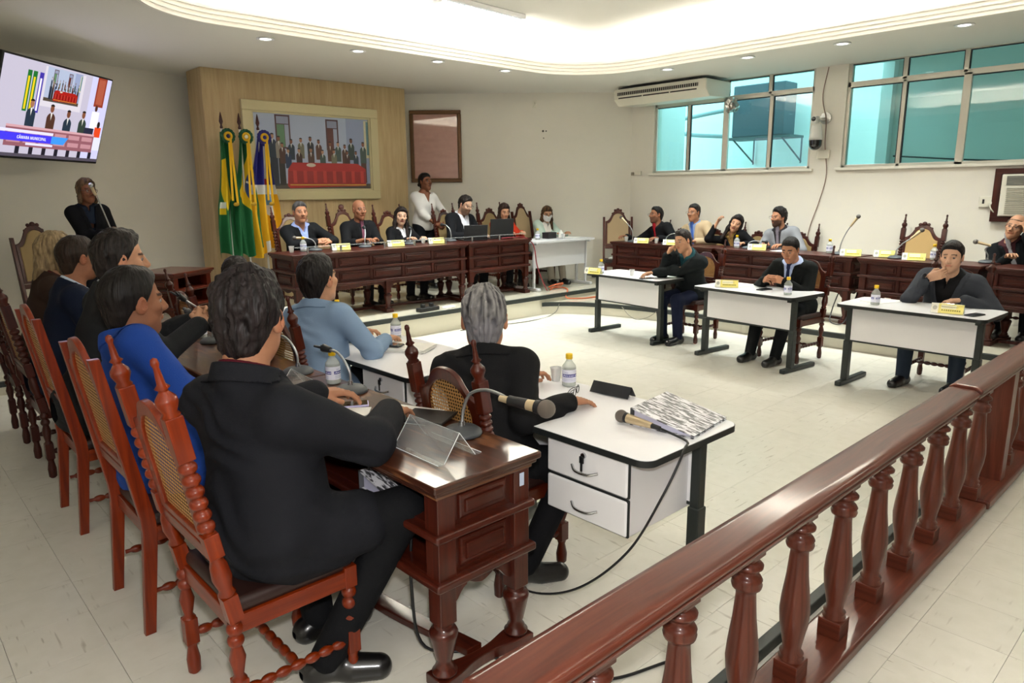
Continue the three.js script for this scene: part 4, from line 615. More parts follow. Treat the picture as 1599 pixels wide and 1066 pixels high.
function headFrame(yaw, pitch, roll) {                                        // pitch down and roll to the left are positive
  const m = new THREE.Matrix4().makeRotationFromEuler(new THREE.Euler(pitch, yaw, -roll, 'YXZ')), e = m.elements;
  return [[e[0], e[1], e[2]], [e[4], e[5], e[6]], [e[8], e[9], e[10]]];
}
const ID = [[1, 0, 0], [0, 1, 0], [0, 0, 1]];
function headLocal(o) {
  const jw = o.female ? 0.052 : 0.059, pieces = uni(0.03, ellf([0, 0.034, -0.014], ID, [0.077, 0.092, 0.098]), ellf([0, -0.038, 0.03], ID, [jw + 0.004, 0.074, 0.064]), capf([-jw * 0.62, -0.068, 0.012], [0, -0.1, 0.056], 0.026, 0.024), capf([jw * 0.62, -0.068, 0.012], [0, -0.1, 0.056], 0.026, 0.024));
  const detail = uni(0.014, capf([0, 0.012, 0.092], [0, -0.026, 0.112], 0.008, 0.013), capf([-0.011, -0.031, 0.1], [0.011, -0.031, 0.1], 0.009, 0.009), capf([-0.036, 0.022, 0.078], [0.036, 0.022, 0.078], 0.011, 0.011), capf([-0.05, -0.018, 0.06], [-0.04, -0.03, 0.066], 0.018, 0.016), capf([0.05, -0.018, 0.06], [0.04, -0.03, 0.066], 0.018, 0.016));
  const lips = capf([-0.02, -0.061, 0.086], [0.02, -0.061, 0.086], 0.0085, 0.0085);
  const ears = (x, y, z) => { const a = Math.abs(x); return Math.max(ellf([0.079, -0.004, -0.006], [[0.93, 0, -0.36], [0, 1, 0], [0.36, 0, 0.93]], [0.01, 0.033, 0.02])(a, y, z), -ellf([0.09, -0.002, 0.0], ID, [0.008, 0.02, 0.011])(a, y, z)); };
  const neck = capf([0, -0.05, -0.022], [0, -0.2, -0.048], o.female ? 0.047 : 0.056, o.female ? 0.05 : 0.062);
  return (x, y, z) => {
    let d = smin(pieces(x, y, z), detail(x, y, z), 0.016); d = smin(d, lips(x, y, z), 0.008);
    const a = Math.abs(x); d = smax(d, -(Math.hypot(a - 0.031, y - 0.003, z - 0.106) - 0.0165), 0.012);
    d = smin(d, ears(x, y, z), 0.006); return smin(d, neck(x, y, z), 0.03);
  };
}
function faceColor(o, skin) {
  const lip = o.lips ? lin(o.lips) : skin.map((v, i) => v * [0.82, 0.58, 0.58][i]), brow = lin(o.brow || o.hairColor || '#1a1310'), beard = o.beard ? lin(o.beard) : null;
  return (x, y, z) => {
    const n = 1 + 0.1 * n3(x * 90, y * 90, z * 90); let c = skin.map((v) => v * n); const a = Math.abs(x);
    if (z > 0.07 && a < 0.022 && Math.abs(y + 0.061) < 0.0085) c = lip;
    if (z > 0.05 && a > 0.012 && a < 0.05 && Math.abs(y - 0.0245 - 0.006 * Math.sin(a * 60)) < 0.0048) c = mix(c, brow, 0.85);
    if (beard && y < -0.02 && z > -0.01 && !(a < 0.018 && Math.abs(y + 0.061) < 0.007)) { const k = Math.min(1, Math.max(0, (-0.028 - y) * 60)) * Math.min(1, Math.max(0, (z + 0.01) * 40)) * (o.beardK || 0.7); if (a > 0.02 || y < -0.075 || (y < -0.042 && y > -0.054)) c = mix(c, beard, k); }
    if (a > 0.081) c = c.map((v, i) => v * [1.05, 0.9, 0.88][i]);
    return c;
  };
}
function hairLocal(o) {
  const v = o.vol ?? 0.006, kind = o.hair, lift = o.lift ?? (v * 1.1 + 0.002), side = 0.0035 + v * 0.45;
  const base = ellf([0, 0.036, -0.016], ID, [0.0775 + side, 0.0925 + v, 0.0985 + v * 0.8]), crown = ellf([0, 0.07, 0.005], ID, [0.066 + v * 0.5, 0.053 + lift, 0.085 + v * 0.5]), nape = ellf([0, -0.035, -0.05], ID, [0.058 + side * 0.6, 0.075, 0.051 + v * 0.3]);
  const line = (z) => z > 0.035 ? 0.03 + (z - 0.035) * (o.front ?? (o.female ? 1.15 : 1.45)) : z > 0.0 ? -0.035 + z * 1.86 : z > -0.03 ? -0.035 - z * 0.2 : Math.max(-0.03 + (z + 0.03) * 2.2, o.napeY ?? -0.105);
  let ext = null;
  if (kind === 'long') ext = uni(0.03, capf([0.066, 0.05, -0.01], [0.082, -0.1, 0.0], 0.03, 0.03), capf([0.082, -0.1, 0.0], [0.1, -0.27, 0.05], 0.03, 0.022), capf([-0.066, 0.05, -0.01], [-0.082, -0.1, 0.0], 0.03, 0.03), capf([-0.082, -0.1, 0.0], [-0.1, -0.27, 0.05], 0.03, 0.022), capf([0, 0.02, -0.06], [0, -0.17, -0.09], 0.068, 0.06), capf([0, -0.17, -0.09], [0, -0.3, -0.1], 0.06, 0.045));
  if (kind === 'bob') ext = uni(0.03, capf([0.066, 0.04, -0.015], [0.08, -0.11, -0.005], 0.027, 0.024), capf([-0.066, 0.04, -0.015], [-0.08, -0.11, -0.005], 0.027, 0.024), capf([0, 0.02, -0.06], [0, -0.1, -0.075], 0.065, 0.05));
  if (kind === 'tied') ext = uni(0.02, capf([0, 0.0, -0.1], [0, -0.03, -0.13], 0.03, 0.026));
  return (x, y, z) => {
    let d = smin(smin(base(x, y, z), crown(x, y, z), 0.02), nape(x, y, z), 0.025); const far = d > 0.05 || d < -0.05;
    const wob = far ? 0 : (n3(x * 38, y * 24, z * 38) * 0.011 + n3(x * 100, y * 55, z * 100) * 0.006) * (o.rough ?? 1);
    const over = (y - line(z) - (far ? 0 : 0.014 * n3(x * 70, y * 20, z * 70))) / 0.022, th = over < 0 ? 1 - over * 0.7 : over < 1 ? (1 - over) * (1 - over) : 0; d += wob * Math.min(1, Math.max(0.15, over)) + th * (side + 0.006);
    if (kind === 'fringe') d = smax(d, (y - 0.045 - (z + 0.02) * 0.4) * 0.8, 0.006);
    if (ext) d = smin(d, ext(x, y, z) + wob * 1.3, 0.02);
    return d;
  };
}
function handCaps(w, dir, pn, side, curl, s) {                                // side +1 right, -1 left
  const d = nrm(dir), n0 = sub(pn, d.map((v) => v * dot(pn, d))), n = nrm(n0), lat = crs(d, n).map((v) => v * side), fs = [], pts = [w];
  const at = (a, b, c) => add(add(add(w, d, a * s), lat, b * s), n, c * s), R = 0.0092 * s;
  const palm = [];
  [[0.03, 0.087, 0.95], [0.0105, 0.09, 1.06], [-0.0095, 0.085, 0.98], [-0.029, 0.077, 0.8]].forEach(([off, kn, len], i) => {
    const k = at(kn, off, 0); palm.push(capf(at(0.012, off * 0.62, 0), k, 0.0155 * s, 0.0118 * s));
    let p = k, ang = 0.1 + curl * 0.75, chain = [];
    [0.043, 0.026, 0.021].forEach((l, j) => { const q = add(add(p, d, Math.cos(ang) * l * len * s), n, Math.sin(ang) * l * len * s), q2 = add(q, lat, off * 0.12 * s); chain.push(capf(p, q2, R * (1 - 0.08 * j), R * (0.94 - 0.1 * j))); pts.push(q2); p = q2; ang += 0.12 + curl * [1.15, 0.8, 0][j]; });
    fs.push(uni(0.004, ...chain));
  });
  const t0 = at(0.02, 0.022, 0.004), t1 = at(0.055, 0.047, 0.016 + 0.012 * curl), t2 = at(0.083, 0.05 - 0.014 * curl, 0.024 + 0.02 * curl); pts.push(t1, t2);
  const thumb = uni(0.006, capf(t0, t1, 0.0145 * s, 0.0115 * s), capf(t1, t2, 0.0112 * s, 0.009 * s)), pf = uni(0.012, ...palm, thumb);
  return { f: (x, y, z) => { let m = pf(x, y, z); for (const g of fs) m = smin(m, g(x, y, z), 0.005); return m; }, pts };
}
function ik(S, Wt, l1, l2, pole) {
  let v = sub(Wt, S), L = Math.hypot(...v); const mx = (l1 + l2) * 0.995; if (L > mx) { v = v.map((q) => q * mx / L); L = mx; }
  const W2 = add(S, v), u = nrm(v), a = (l1 * l1 - l2 * l2 + L * L) / (2 * L), h = Math.sqrt(Math.max(0, l1 * l1 - a * a)), pp = nrm(sub(pole, u.map((q) => q * dot(pole, u))));
  return { elbow: add(add(S, u, a), pp, h), wrist: W2 };
}
function person(o) {
  const B = o.base, rel = (p) => sub(p, B), yaw = o.yaw, F = [Math.sin(yaw), 0, Math.cos(yaw)], Lf = [Math.cos(yaw), 0, -Math.sin(yaw)], U = [0, 1, 0], s = o.s || 1;
  const g = thing('person', o.label, 'person', B, 0, o.group), cell = o.cell || 0.0165, hc = o.headCell || 0.0068;
  const hip = o.stand ? add([0, 0.93 * s, 0], F, 0) : o.hip ? rel(o.hip) : add([0, 0.555 * s, 0], F, -0.04), head = rel(o.head), HY = o.hy ?? yaw, HB = headFrame(HY, o.hp || 0, o.hr || 0);
  const neck = add(add(head, HB[1], -0.165 * s), HB[2], -0.045 * s), up = nrm(sub(neck, hip)), sl = Math.hypot(...sub(neck, hip)), T = (k) => lerp3(hip, neck, k);
  const sy = o.syaw ?? yaw, SL = nrm(sub([Math.cos(sy), 0, -Math.sin(sy)], up.map((v) => v * dot([Math.cos(sy), 0, -Math.sin(sy)], up)))), SF = crs(SL, up);   // shoulder axes
  const fat = o.fat || 1, sw = (o.sw || (o.female ? 0.155 : 0.182)) * s, sh = {}, el = {}, wr = {};
  for (const [k, sg] of [['L', 1], ['R', -1]]) {
    sh[k] = add(add(add(T(0.88), SL, sg * sw), SF, -0.005), U, (o['shrug' + k] || 0));
    const tw = o['w' + k] ? rel(o['w' + k]) : add(add([0, o.th + 0.045 - (o.stand ? 0 : 0), 0], F, 0.34 * s), Lf, sg * 0.13);
    const r = ik(sh[k], tw, 0.285 * s, 0.255 * s, o['p' + k] || add(add([0, -0.8, 0], SL, sg * 0.7), SF, -0.35)); el[k] = r.elbow; wr[k] = r.wrist;
  }
  const hj = {}, kn = {}, an = {};
  for (const [k, sg] of [['L', 1], ['R', -1]]) {
    hj[k] = add(add(hip, Lf, sg * 0.088 * s), U, -0.02);
    kn[k] = o['k' + k] ? rel(o['k' + k]) : o.stand ? add(add([0, 0.49 * s, 0.0], Lf, sg * 0.09), F, 0.02) : add(add([0, 0.515 * s, 0], F, 0.4 * s), Lf, sg * (o.kneeW || 0.11));
    an[k] = o['a' + k] ? rel(o['a' + k]) : o.stand ? add(add([0, 0.075, 0], Lf, sg * 0.09), F, -0.01) : add([kn[k][0], 0.08, kn[k][2]], F, o.tuck ?? -0.04);
  }
  // torso field shared by clothes: r is added to every radius
  const bas = [SL, up, SF], bas0 = [Lf, up, crs(Lf, up)], fw = o.female ? 0.86 : 1;
  const torso = (r) => uni(0.06, ellf(T(0.06), bas0, [0.172 * s * fat * (o.female ? 0.98 : 1) + r, 0.15 * s + r, 0.132 * s * fat + r]), ellf(add(T(0.32), SF, 0.012 * s), bas0, [0.158 * s * fat * fw + r, 0.16 * s + r, 0.124 * s * fat + r]), ellf(add(T(0.63), SF, 0.008), bas, [0.168 * s * fw * (0.6 + 0.4 * fat) + r, 0.16 * s + r, 0.118 * s * (0.5 + 0.5 * fat) + r]), ...(o.female ? [ellf(add(add(T(0.62), SF, 0.075 * s), SL, 0.065 * s), bas, [0.062 * s + r, 0.06 * s + r, 0.055 * s + r]), ellf(add(add(T(0.62), SF, 0.075 * s), SL, -0.065 * s), bas, [0.062 * s + r, 0.06 * s + r, 0.055 * s + r])] : []), capf(add(sh.L, SL, -0.03 * s), add(sh.R, SL, 0.03 * s), 0.068 * s + r, 0.068 * s + r), capf(T(0.86), neck, 0.075 * s + r, 0.058 * s + r), capf(add(neck, up, -0.012 * s), add(sh.L, SL, -0.06 * s), 0.056 * s + r, 0.05 * s + r), capf(add(neck, up, -0.012 * s), add(sh.R, SL, 0.06 * s), 0.056 * s + r, 0.05 * s + r), capf(neck, add(neck, up, 0.06 * s), 0.056 * s * fw + r, 0.054 * s * fw + r));
  const arm = (k, r, end) => { const W = lerp3(el[k], wr[k], end); return uni(0.03, capf(sh[k], el[k], 0.062 * s * (0.75 + 0.25 * fat) * fw * (o.armW || 1) + r, 0.05 * s * fw * (o.armW || 1) + r), capf(el[k], W, 0.05 * s * fw * (o.armW || 1) + r, (0.05 - 0.012 * end) * s * fw * (o.armW || 1) + r)); };
  const folds = o.folds ? (x, y, z) => { const q = n3(x * 7, y * 7, z * 7), w = Math.sin((y * 1.0 + (x + z) * 0.35) * 62 + q * 9); return o.folds * (0.6 * w * Math.max(0, n3(x * 5 + 9, y * 5, z * 5) + 0.2) * 2 + q * 1.6); } : (x, y, z) => 0.007 * n3(x * 11, y * 8, z * 11);
  const LC = (x, y, z) => { const p = [x - neck[0], y - neck[1], z - neck[2]]; return [dot(p, SL), dot(p, up), dot(p, SF)]; };
  // clothes
  const tors = torso(0.012 * s), sleeve = o.sleeve ?? 0.96, aL = arm('L', 0.01 * s, sleeve), aR = arm('R', 0.01 * s, sleeve), skirt = o.skirt ? uni(0.05, capf(hj.L, lerp3(hj.L, kn.L, o.skirt), 0.118 * s * fat, 0.1 * s), capf(hj.R, lerp3(hj.R, kn.R, o.skirt), 0.118 * s * fat, 0.1 * s), ellf(add(hip, bas0[2], -0.07 * s), bas0, [0.19 * s * fat, 0.14 * s, 0.11 * s])) : null;
  const vy = -(o.vee ?? 0.3) * s, vw = (o.veeW ?? 0.06) * s, hem = o.hem ?? (o.stand ? 0.86 * s : 0.5 * s);
  const top = (x, y, z) => {
    let d = smin(tors(x, y, z), smin(aL(x, y, z), aR(x, y, z), 0.01), 0.035); if (skirt) d = smin(d, skirt(x, y, z), 0.05);
    if (d < 0.05 && d > -0.05) d += folds(x, y, z); const [a, b, c] = LC(x, y, z); { const rr = Math.hypot(a, c); if (rr < 0.2 * s) d = smax(d, b - 0.022 * s + c * 0.35 - Math.max(0, rr - 0.115 * s) * 4, 0.01); }
    if (!skirt) d = Math.max(d, hem - 0.06 - y);
    if (o.vee !== 0) { const w = vw * Math.max(-0.2, Math.min(1.1, (b - vy) / -vy)); const edge = Math.abs(a) - w; if (c > -0.02 && b > vy - 0.02 && edge > 0 && edge < 0.045 && o.lapel !== false) d -= 0.006 * Math.min(1, edge * 300) * Math.min(1, (0.045 - edge) * 150); d = Math.max(d, Math.min(w - Math.abs(a), c + 0.01, 0.19 * s * Math.max(1, fat) - c)); }
    return d;
  };
  const tb = bounds([hip, neck, sh.L, sh.R, el.L, el.R, wr.L, wr.R, ...(skirt ? [lerp3(hj.L, kn.L, o.skirt), lerp3(hj.R, kn.R, o.skirt)] : [])], 0.17 * s * Math.max(1, fat));
  obj(o.topName || 'jacket', polygonize(top, tb[0], tb[1], cell), fabric(o.top, o.topRough), g);
  if (o.collar) { const ct = torso(0.019 * s); obj('collar', polygonize((x, y, z) => { const [a, b, c] = LC(x, y, z); return Math.max(smax(ct(x, y, z), b - 0.027 * s + c * 0.35, 0.006), -(b + 0.03 * s + c * 0.3 - Math.max(0, c) * 0.9), c > 0 ? 0.035 + c * 0.15 - Math.abs(a) : -1); }, ...bounds([add(neck, up, 0.03), add(neck, up, -0.08)], 0.13 * s), 0.008), fabric(o.top, o.topRough), g); }
  if (o.vee !== 0 || o.shirt) {
    const st = torso(0.002), col = capf(add(neck, up, -0.06 * s), add(neck, up, 0.06 * s), 0.065 * s * (o.female ? 0.86 : 1), 0.061 * s * (o.female ? 0.86 : 1));
    if (o.shirt !== 'skin') obj('shirt', polygonize((x, y, z) => { const [a, b, c] = LC(x, y, z); let d = smax(smin(st(x, y, z), col(x, y, z), 0.02), b - 0.034 * s + c * 0.4, 0.006); const op = o.openCollar ? 0.035 : 0.014; d = Math.max(d, Math.min(op * s * Math.min(1.2, (b + 0.07 * s) / (0.07 * s)) - Math.abs(a), c + 0.01)); return Math.max(d, vy * 1.08 - 0.03 - b); }, ...bounds([neck, T(0.3), sh.L, sh.R], 0.13 * s), Math.min(cell, 0.011)), fabric(o.shirt, 0.8), g);
  }
  if (o.tie) { const tt = torso(0.009); obj('tie', polygonize((x, y, z) => { const [a, b, c] = LC(x, y, z); const w = b > -0.035 * s ? 0.02 * s : (0.013 - b * 0.05) * s; return Math.max(smin(tt(x, y, z), capf(add(add(neck, SF, 0.06 * s), up, -0.02 * s), add(add(neck, SF, 0.075 * s), up, -0.05 * s), 0.021 * s, 0.016 * s)(x, y, z), 0.02), Math.abs(a) - w, vy * 1.02 - b, -c + 0.02); }, ...bounds([neck, add(add(neck, up, vy * 1.1), SF, 0.12)], 0.11 * s), 0.006), fabric(o.tie, 0.5), g); }
  const leg = (k) => uni(0.04, capf(hj[k], kn[k], 0.095 * s * (0.6 + 0.4 * fat), 0.07 * s), capf(kn[k], an[k], 0.069 * s, 0.055 * s));
  const lg = uni(0.05, leg('L'), leg('R'), ellf(hip, bas0, [0.168 * s * fat, 0.12 * s, 0.128 * s * fat]));
  if (o.dress) { /* the skirt of a dress is part of the top */ }
  obj('trousers', polygonize((x, y, z) => Math.max(lg(x, y, z), 0.055 - y, y - hip[1] - (o.stand ? 0.16 : 0.1) * s), ...bounds([hip, kn.L, kn.R, an.L, an.R], 0.15 * s * Math.max(1, fat)), Math.max(cell, 0.014)), fabric(o.trousers || '#141518', 0.85), g);
  for (const k of ['L', 'R']) {
    const fd = o['f' + k] ? nrm(o['f' + k]) : F, a = an[k], heel = [a[0] - fd[0] * 0.045 * s, 0.042, a[2] - fd[2] * 0.045 * s], toe = [a[0] + fd[0] * 0.16 * s, 0.032, a[2] + fd[2] * 0.16 * s], mid = add([a[0], a[1] - 0.005, a[2]], fd, 0.02);
    const sf = uni(0.03, capf(heel, toe, 0.04 * s, 0.038 * s), capf(heel, mid, 0.042 * s, 0.042 * s), capf(lerp3(heel, toe, 0.6), toe, 0.043 * s, 0.033 * s));
    obj('shoe', polygonize((x, y, z) => Math.max(sf(x, y, z), 0.001 - y, y - a[1] - 0.012), ...bounds([heel, toe, mid], 0.06), 0.01), M.shoe, g);
  }
  // body: trunk and limbs, head, hands in one mesh
  const skin = lin(o.skin || '#9c6b4e'), flat3 = (x, y, z) => { const n = 1 + 0.08 * n3(x * 60, y * 60, z * 60); return skin.map((v) => v * n); };
  const fr = o.sleeve !== undefined && o.sleeve < 0.9 ? 1 : 0.72;               // forearms stay slim inside long sleeves
  const trunk = uni(0.03, capf(T(0.05), T(0.8), 0.09 * s, 0.08 * s), capf(sh.L, sh.R, 0.04 * s, 0.04 * s), capf(T(0.8), neck, 0.06 * s, 0.045 * s), capf(hj.L, kn.L, 0.055 * s, 0.04 * s), capf(kn.L, an.L, 0.04 * s, 0.03 * s), capf(hj.R, kn.R, 0.055 * s, 0.04 * s), capf(kn.R, an.R, 0.04 * s, 0.03 * s), capf(sh.L, el.L, 0.036 * s * fw, 0.036 * s * fw * fr), capf(el.L, wr.L, 0.037 * s * fw * fr, 0.026 * s * fw), capf(sh.R, el.R, 0.036 * s * fw, 0.036 * s * fw * fr), capf(el.R, wr.R, 0.037 * s * fw * fr, 0.026 * s * fw));
  const neckSkin = o.shirt === 'skin' ? torso(-0.004) : null;
  const bodyF = neckSkin ? (x, y, z) => smin(trunk(x, y, z), Math.max(neckSkin(x, y, z), T(0.55)[1] - y), 0.03) : trunk;
  const parts = [polygonize(bodyF, ...bounds([hip, neck, sh.L, sh.R, el.L, el.R, wr.L, wr.R, kn.L, kn.R, an.L, an.R], 0.14 * s), 0.018, flat3)];
  const H = s * (o.hs || 1), toL = (x, y, z) => { const p = [(x - head[0]) / H, (y - head[1]) / H, (z - head[2]) / H]; return [dot(p, HB[0]), dot(p, HB[1]), dot(p, HB[2])]; }, fromL = (a, b, c) => add(add(add(head, HB[0], a * H), HB[1], b * H), HB[2], c * H);
  const corners = []; for (const a of [-0.1, 0.1]) for (const b of [-0.2, 0.14]) for (const c of [-0.125, 0.13]) corners.push(fromL(a, b, c));
  const hl = headLocal(o), fc = faceColor(o, skin);
  parts.push(polygonize((x, y, z) => { const q = toL(x, y, z); return hl(q[0], q[1], q[2]) * H; }, ...bounds(corners, 0.005), hc, (x, y, z) => fc(...toL(x, y, z))));
  for (const [k, sd] of [['R', 1], ['L', -1]]) {
    const fore = nrm(sub(wr[k], el[k])), h = o['h' + k] || {}, hc2 = handCaps(wr[k], h.d || nrm(add(fore, F, 0.6)), h.n || [0, -1, 0], sd, h.c ?? 0.35, s * (o.female ? 0.92 : 1.03)), wristF = capf(lerp3(el[k], wr[k], 0.8), add(wr[k], fore, 0.012), 0.027 * s * fw, 0.024 * s * fw);
    parts.push(polygonize((x, y, z) => smin(hc2.f(x, y, z), wristF(x, y, z), 0.012), ...bounds([lerp3(el[k], wr[k], 0.75), ...hc2.pts], 0.03), o.handCell || 0.0058, flat3));
  }
  obj('body', mergeIndexed(parts), skinMat, g);
  if (o.hair !== 'bald') {
    const hcL = lin(o.hairColor || '#17110e'), hc2 = lin(o.hairColor2 || o.hairColor || '#17110e'), hf = hairLocal(o), ex = ['long', 'bob'].includes(o.hair) ? -0.36 : -0.12, cs = []; for (const a of [-0.14, 0.14]) for (const b of [ex, 0.16]) for (const c of [-0.19, 0.13]) cs.push(fromL(a, b, c));
    const geo = polygonize((x, y, z) => { const q = toL(x, y, z); return hf(q[0], q[1], q[2]) * H; }, ...bounds(cs, 0.005), Math.max(hc, 0.006), (x, y, z) => { const q = toL(x, y, z), t = Math.max(0, Math.min(1, 0.5 + 1.7 * n3(Math.atan2(q[0], q[2]) * 14, q[1] * 14, 3) + 0.8 * n3(q[0] * 70, q[1] * 30, q[2] * 70))), sg = o.hairSides ? Math.max(0, Math.min(1, (0.03 - q[1]) * 22)) : 0; return mix(mix(hcL, hc2, t), o.hairSides ? lin(o.hairSides) : hcL, sg * 0.8); });
    { const p = geo.attributes.position, uv = geo.attributes.uv; for (let i = 0; i < p.count; i++) { const q = toL(p.getX(i), p.getY(i), p.getZ(i)); uv.setXY(i, Math.atan2(q[0], q[2] + 0.001) * 0.5, q[1] * 2.5); } }
    obj('hair', geo, hairMat, g);
  }
  for (const sx of [-1, 1]) {                                                  // eyes
    const e = new THREE.SphereGeometry(0.0108 * H, 12, 8), p = e.attributes.position, c = new Float32Array(p.count * 3), iris = [0.03, 0.016, 0.01];
    for (let i = 0; i < p.count; i++) { const z = p.getZ(i) / (0.0108 * H), w = z > 0.86 ? iris : [0.3, 0.27, 0.25]; c.set(p.getY(i) / (0.0108 * H) > 0.55 ? skin.map((v) => v * 0.75) : w, 3 * i); }
    e.setAttribute('color', new THREE.BufferAttribute(c, 3)); const C = fromL(sx * 0.031, 0.003, 0.0775); e.applyMatrix4(new THREE.Matrix4().makeBasis(V(HB[0]), V(HB[1]), V(HB[2]))); e.translate(...C); obj('eye', e, eyeMat, g);
  }
  if (o.glasses) { const m = o.glasses, fr = []; for (const sx of [-1, 1]) { const ring = []; for (let i = 0; i <= 16; i++) { const a = i / 16 * Math.PI * 2; ring.push(fromL(sx * 0.034 + Math.cos(a) * 0.0255, 0.001 + Math.sin(a) * 0.0185, 0.1105 - Math.abs(Math.cos(a) * 0.0255 * sx + 0.034 * sx) * 0.1)); } fr.push(new THREE.TubeGeometry(new THREE.CatmullRomCurve3(ring.slice(0, 16).map(V), true), 32, 0.0019, 6), rod(fromL(sx * 0.059, 0.004, 0.105), fromL(sx * 0.083, 0.006, 0.0), 0.0018)); } fr.push(rod(fromL(-0.01, 0.004, 0.1115), fromL(0.01, 0.004, 0.1115), 0.0018)); const gm = obj('glasses', fr, fabricPlastic(m), g); gm.userData.label = 'eyeglasses'; }
  if (o.mask) { const mf = (x, y, z) => { const q = toL(x, y, z); const d = hl(q[0], q[1], q[2]) - 0.006; return Math.max(d, q[1] + 0.012 - Math.abs(q[0]) * 0.2, -0.105 - q[1], 0.02 - q[2]) * s; }; obj('face_mask', polygonize(mf, ...bounds(corners, 0.01), 0.006), fabric('#e6e6e4', 0.9), g); }
  if (o.watch) { const k = o.watch, dd = nrm(sub(wr[k], el[k])), c = add(wr[k], dd, -0.012), t = new THREE.TorusGeometry(0.031 * s, 0.007, 8, 24); t.applyQuaternion(new THREE.Quaternion().setFromUnitVectors(new THREE.Vector3(0, 0, 1), V(dd))); t.translate(...c); obj('watch', [t, place(cyl(0.017, 0.017, 0.008, 0, 0, 0, 18), c[0], c[1] + 0.036 * s, c[2])], M.gold, g); }
  if (o.buttons) for (const b of o.buttons) obj('button', ball(0.009, ...rel(b), 1, 1, 1, 10), M.blackPlastic, g);
  return { g, wr, el, sh, kn };
}
const plasticCache = {}; const fabricPlastic = (c) => plasticCache[c] || (plasticCache[c] = phy(c, 0.3));
M.shoe = phy('#0d0d0f', 0.28, { clearcoat: 0.4 });
// ---------------------------------------------------------------- who sits where
const S1 = '#8f5f45', S2 = '#a9775a', S3 = '#7a4c34', S4 = '#b98a6c', S5 = '#c39a80';
const rad = (d) => d * Math.PI / 180;
// left row
person({ label: 'man in black suit seated from behind at the shelf desk, right arm on the desk', base: [0.92, 0, -2.22], yaw: rad(96), syaw: rad(104), hip: [0.93, 0.585, -2.24], head: [0.97, 1.3, -2.36], hy: rad(132), hp: 0.08, hs: 1.17, shrugR: -0.075, shrugL: -0.03, s: 1.12, fat: 1.25, armW: 1.2, sw: 0.188, cell: 0.0095, headCell: 0.0052, handCell: 0.0045, folds: 0.011, collar: true, skirt: 0.6, top: '#191a1f', shirt: '#4d0f1c', vee: 0.22, trousers: '#101114', skin: S2, hair: 'short', hairColor: '#120e0e', hairColor2: '#2a2323', vol: 0.015, rough: 1.5, napeY: -0.108, group: 'councillors in the left row',
  wR: [1.45, 0.872, -2.26], pR: [0.25, -0.6, 0.9], hR: { d: [0.8, -0.1, -0.55], n: [0, -1, 0], c: 0.3 }, wL: [1.38, 0.87, -2.72], hL: { d: [0.9, 0, 0.2], n: [0, -1, 0], c: 0.3 }, kR: [1.32, 0.6, -2.0], aR: [1.04, 0.09, -2.1], fR: [0.7, 0, 0.5], kL: [1.2, 0.56, -2.6], aL: [1.14, 0.09, -2.36], fL: [0.8, 0, 0.1] });
person({ label: 'man in a bright blue jacket with short dark hair in the left row', base: [0.84, 0, -3.15], yaw: rad(92), head: [0.9, 1.245, -3.47], hs: 1.17, hip: [0.9, 0.56, -3.2], hy: rad(98), hp: 0.02, s: 1.06, fat: 1.08, cell: 0.0115, headCell: 0.0055, folds: 0.006, collar: true, skirt: 0.25, top: '#1c3f8c', shirt: '#14161c', vee: 0.16, trousers: '#15171c', skin: S1, hair: 'short', hairColor: '#0f0c0b', hairColor2: '#1b1614', hairSides: '#1f1917', vol: 0.007, rough: 0.5, th: 0.79, group: 'councillors in the left row' });
person({ label: 'man in charcoal suit with hands clasped above the left row bench', base: [0.88, 0, -4.22], yaw: rad(88), head: [1.06, 1.38, -4.23], hy: rad(86), hp: 0.05, hs: 1.08, s: 1.1, fat: 1.06, cell: 0.0125, headCell: 0.006, skirt: 0.25, top: '#212224', shirt: '#c8ccd0', vee: 0.2, skin: S4, hair: 'short', hairColor: '#14100f', hairColor2: '#2b2421', vol: 0.013, th: 0.79, folds: 0.004, group: 'councillors in the left row',
  wR: [1.38, 1.0, -4.06], wL: [1.4, 1.0, -4.22], hR: { d: [0.5, 0.5, -0.55], n: [0.1, -0.2, -0.9], c: 0.7 }, hL: { d: [0.5, 0.5, 0.5], n: [0, -0.2, 0.9], c: 0.7 }, pR: [-0.2, -0.9, 0.35], pL: [-0.2, -0.9, -0.35] });
person({ label: 'man in navy suit with cropped brown hair in the left row', base: [0.9, 0, -5.12], yaw: rad(88), head: [1.05, 1.33, -5.15], hy: rad(100), s: 1.08, fat: 1.06, cell: 0.015, skirt: 0.25, top: '#10182b', shirt: '#b8c6d8', vee: 0.2, skin: S1, hair: 'short', hairColor: '#1c120c', hairColor2: '#2c1e15', vol: 0.006, rough: 0.5, th: 0.79, group: 'councillors in the left row' });
person({ label: 'woman with long straight blonde hair in the left row', base: [0.92, 0, -5.85], yaw: rad(88), head: [1.06, 1.335, -5.84], hy: rad(96), s: 1.04, female: true, cell: 0.015, top: '#33261f', topName: 'blouse', shirt: '#4a1c1a', vee: 0.16, skin: S4, hair: 'long', hairColor: '#6a5840', hairColor2: '#a08a66', vol: 0.012, th: 0.79, group: 'councillors in the left row' });
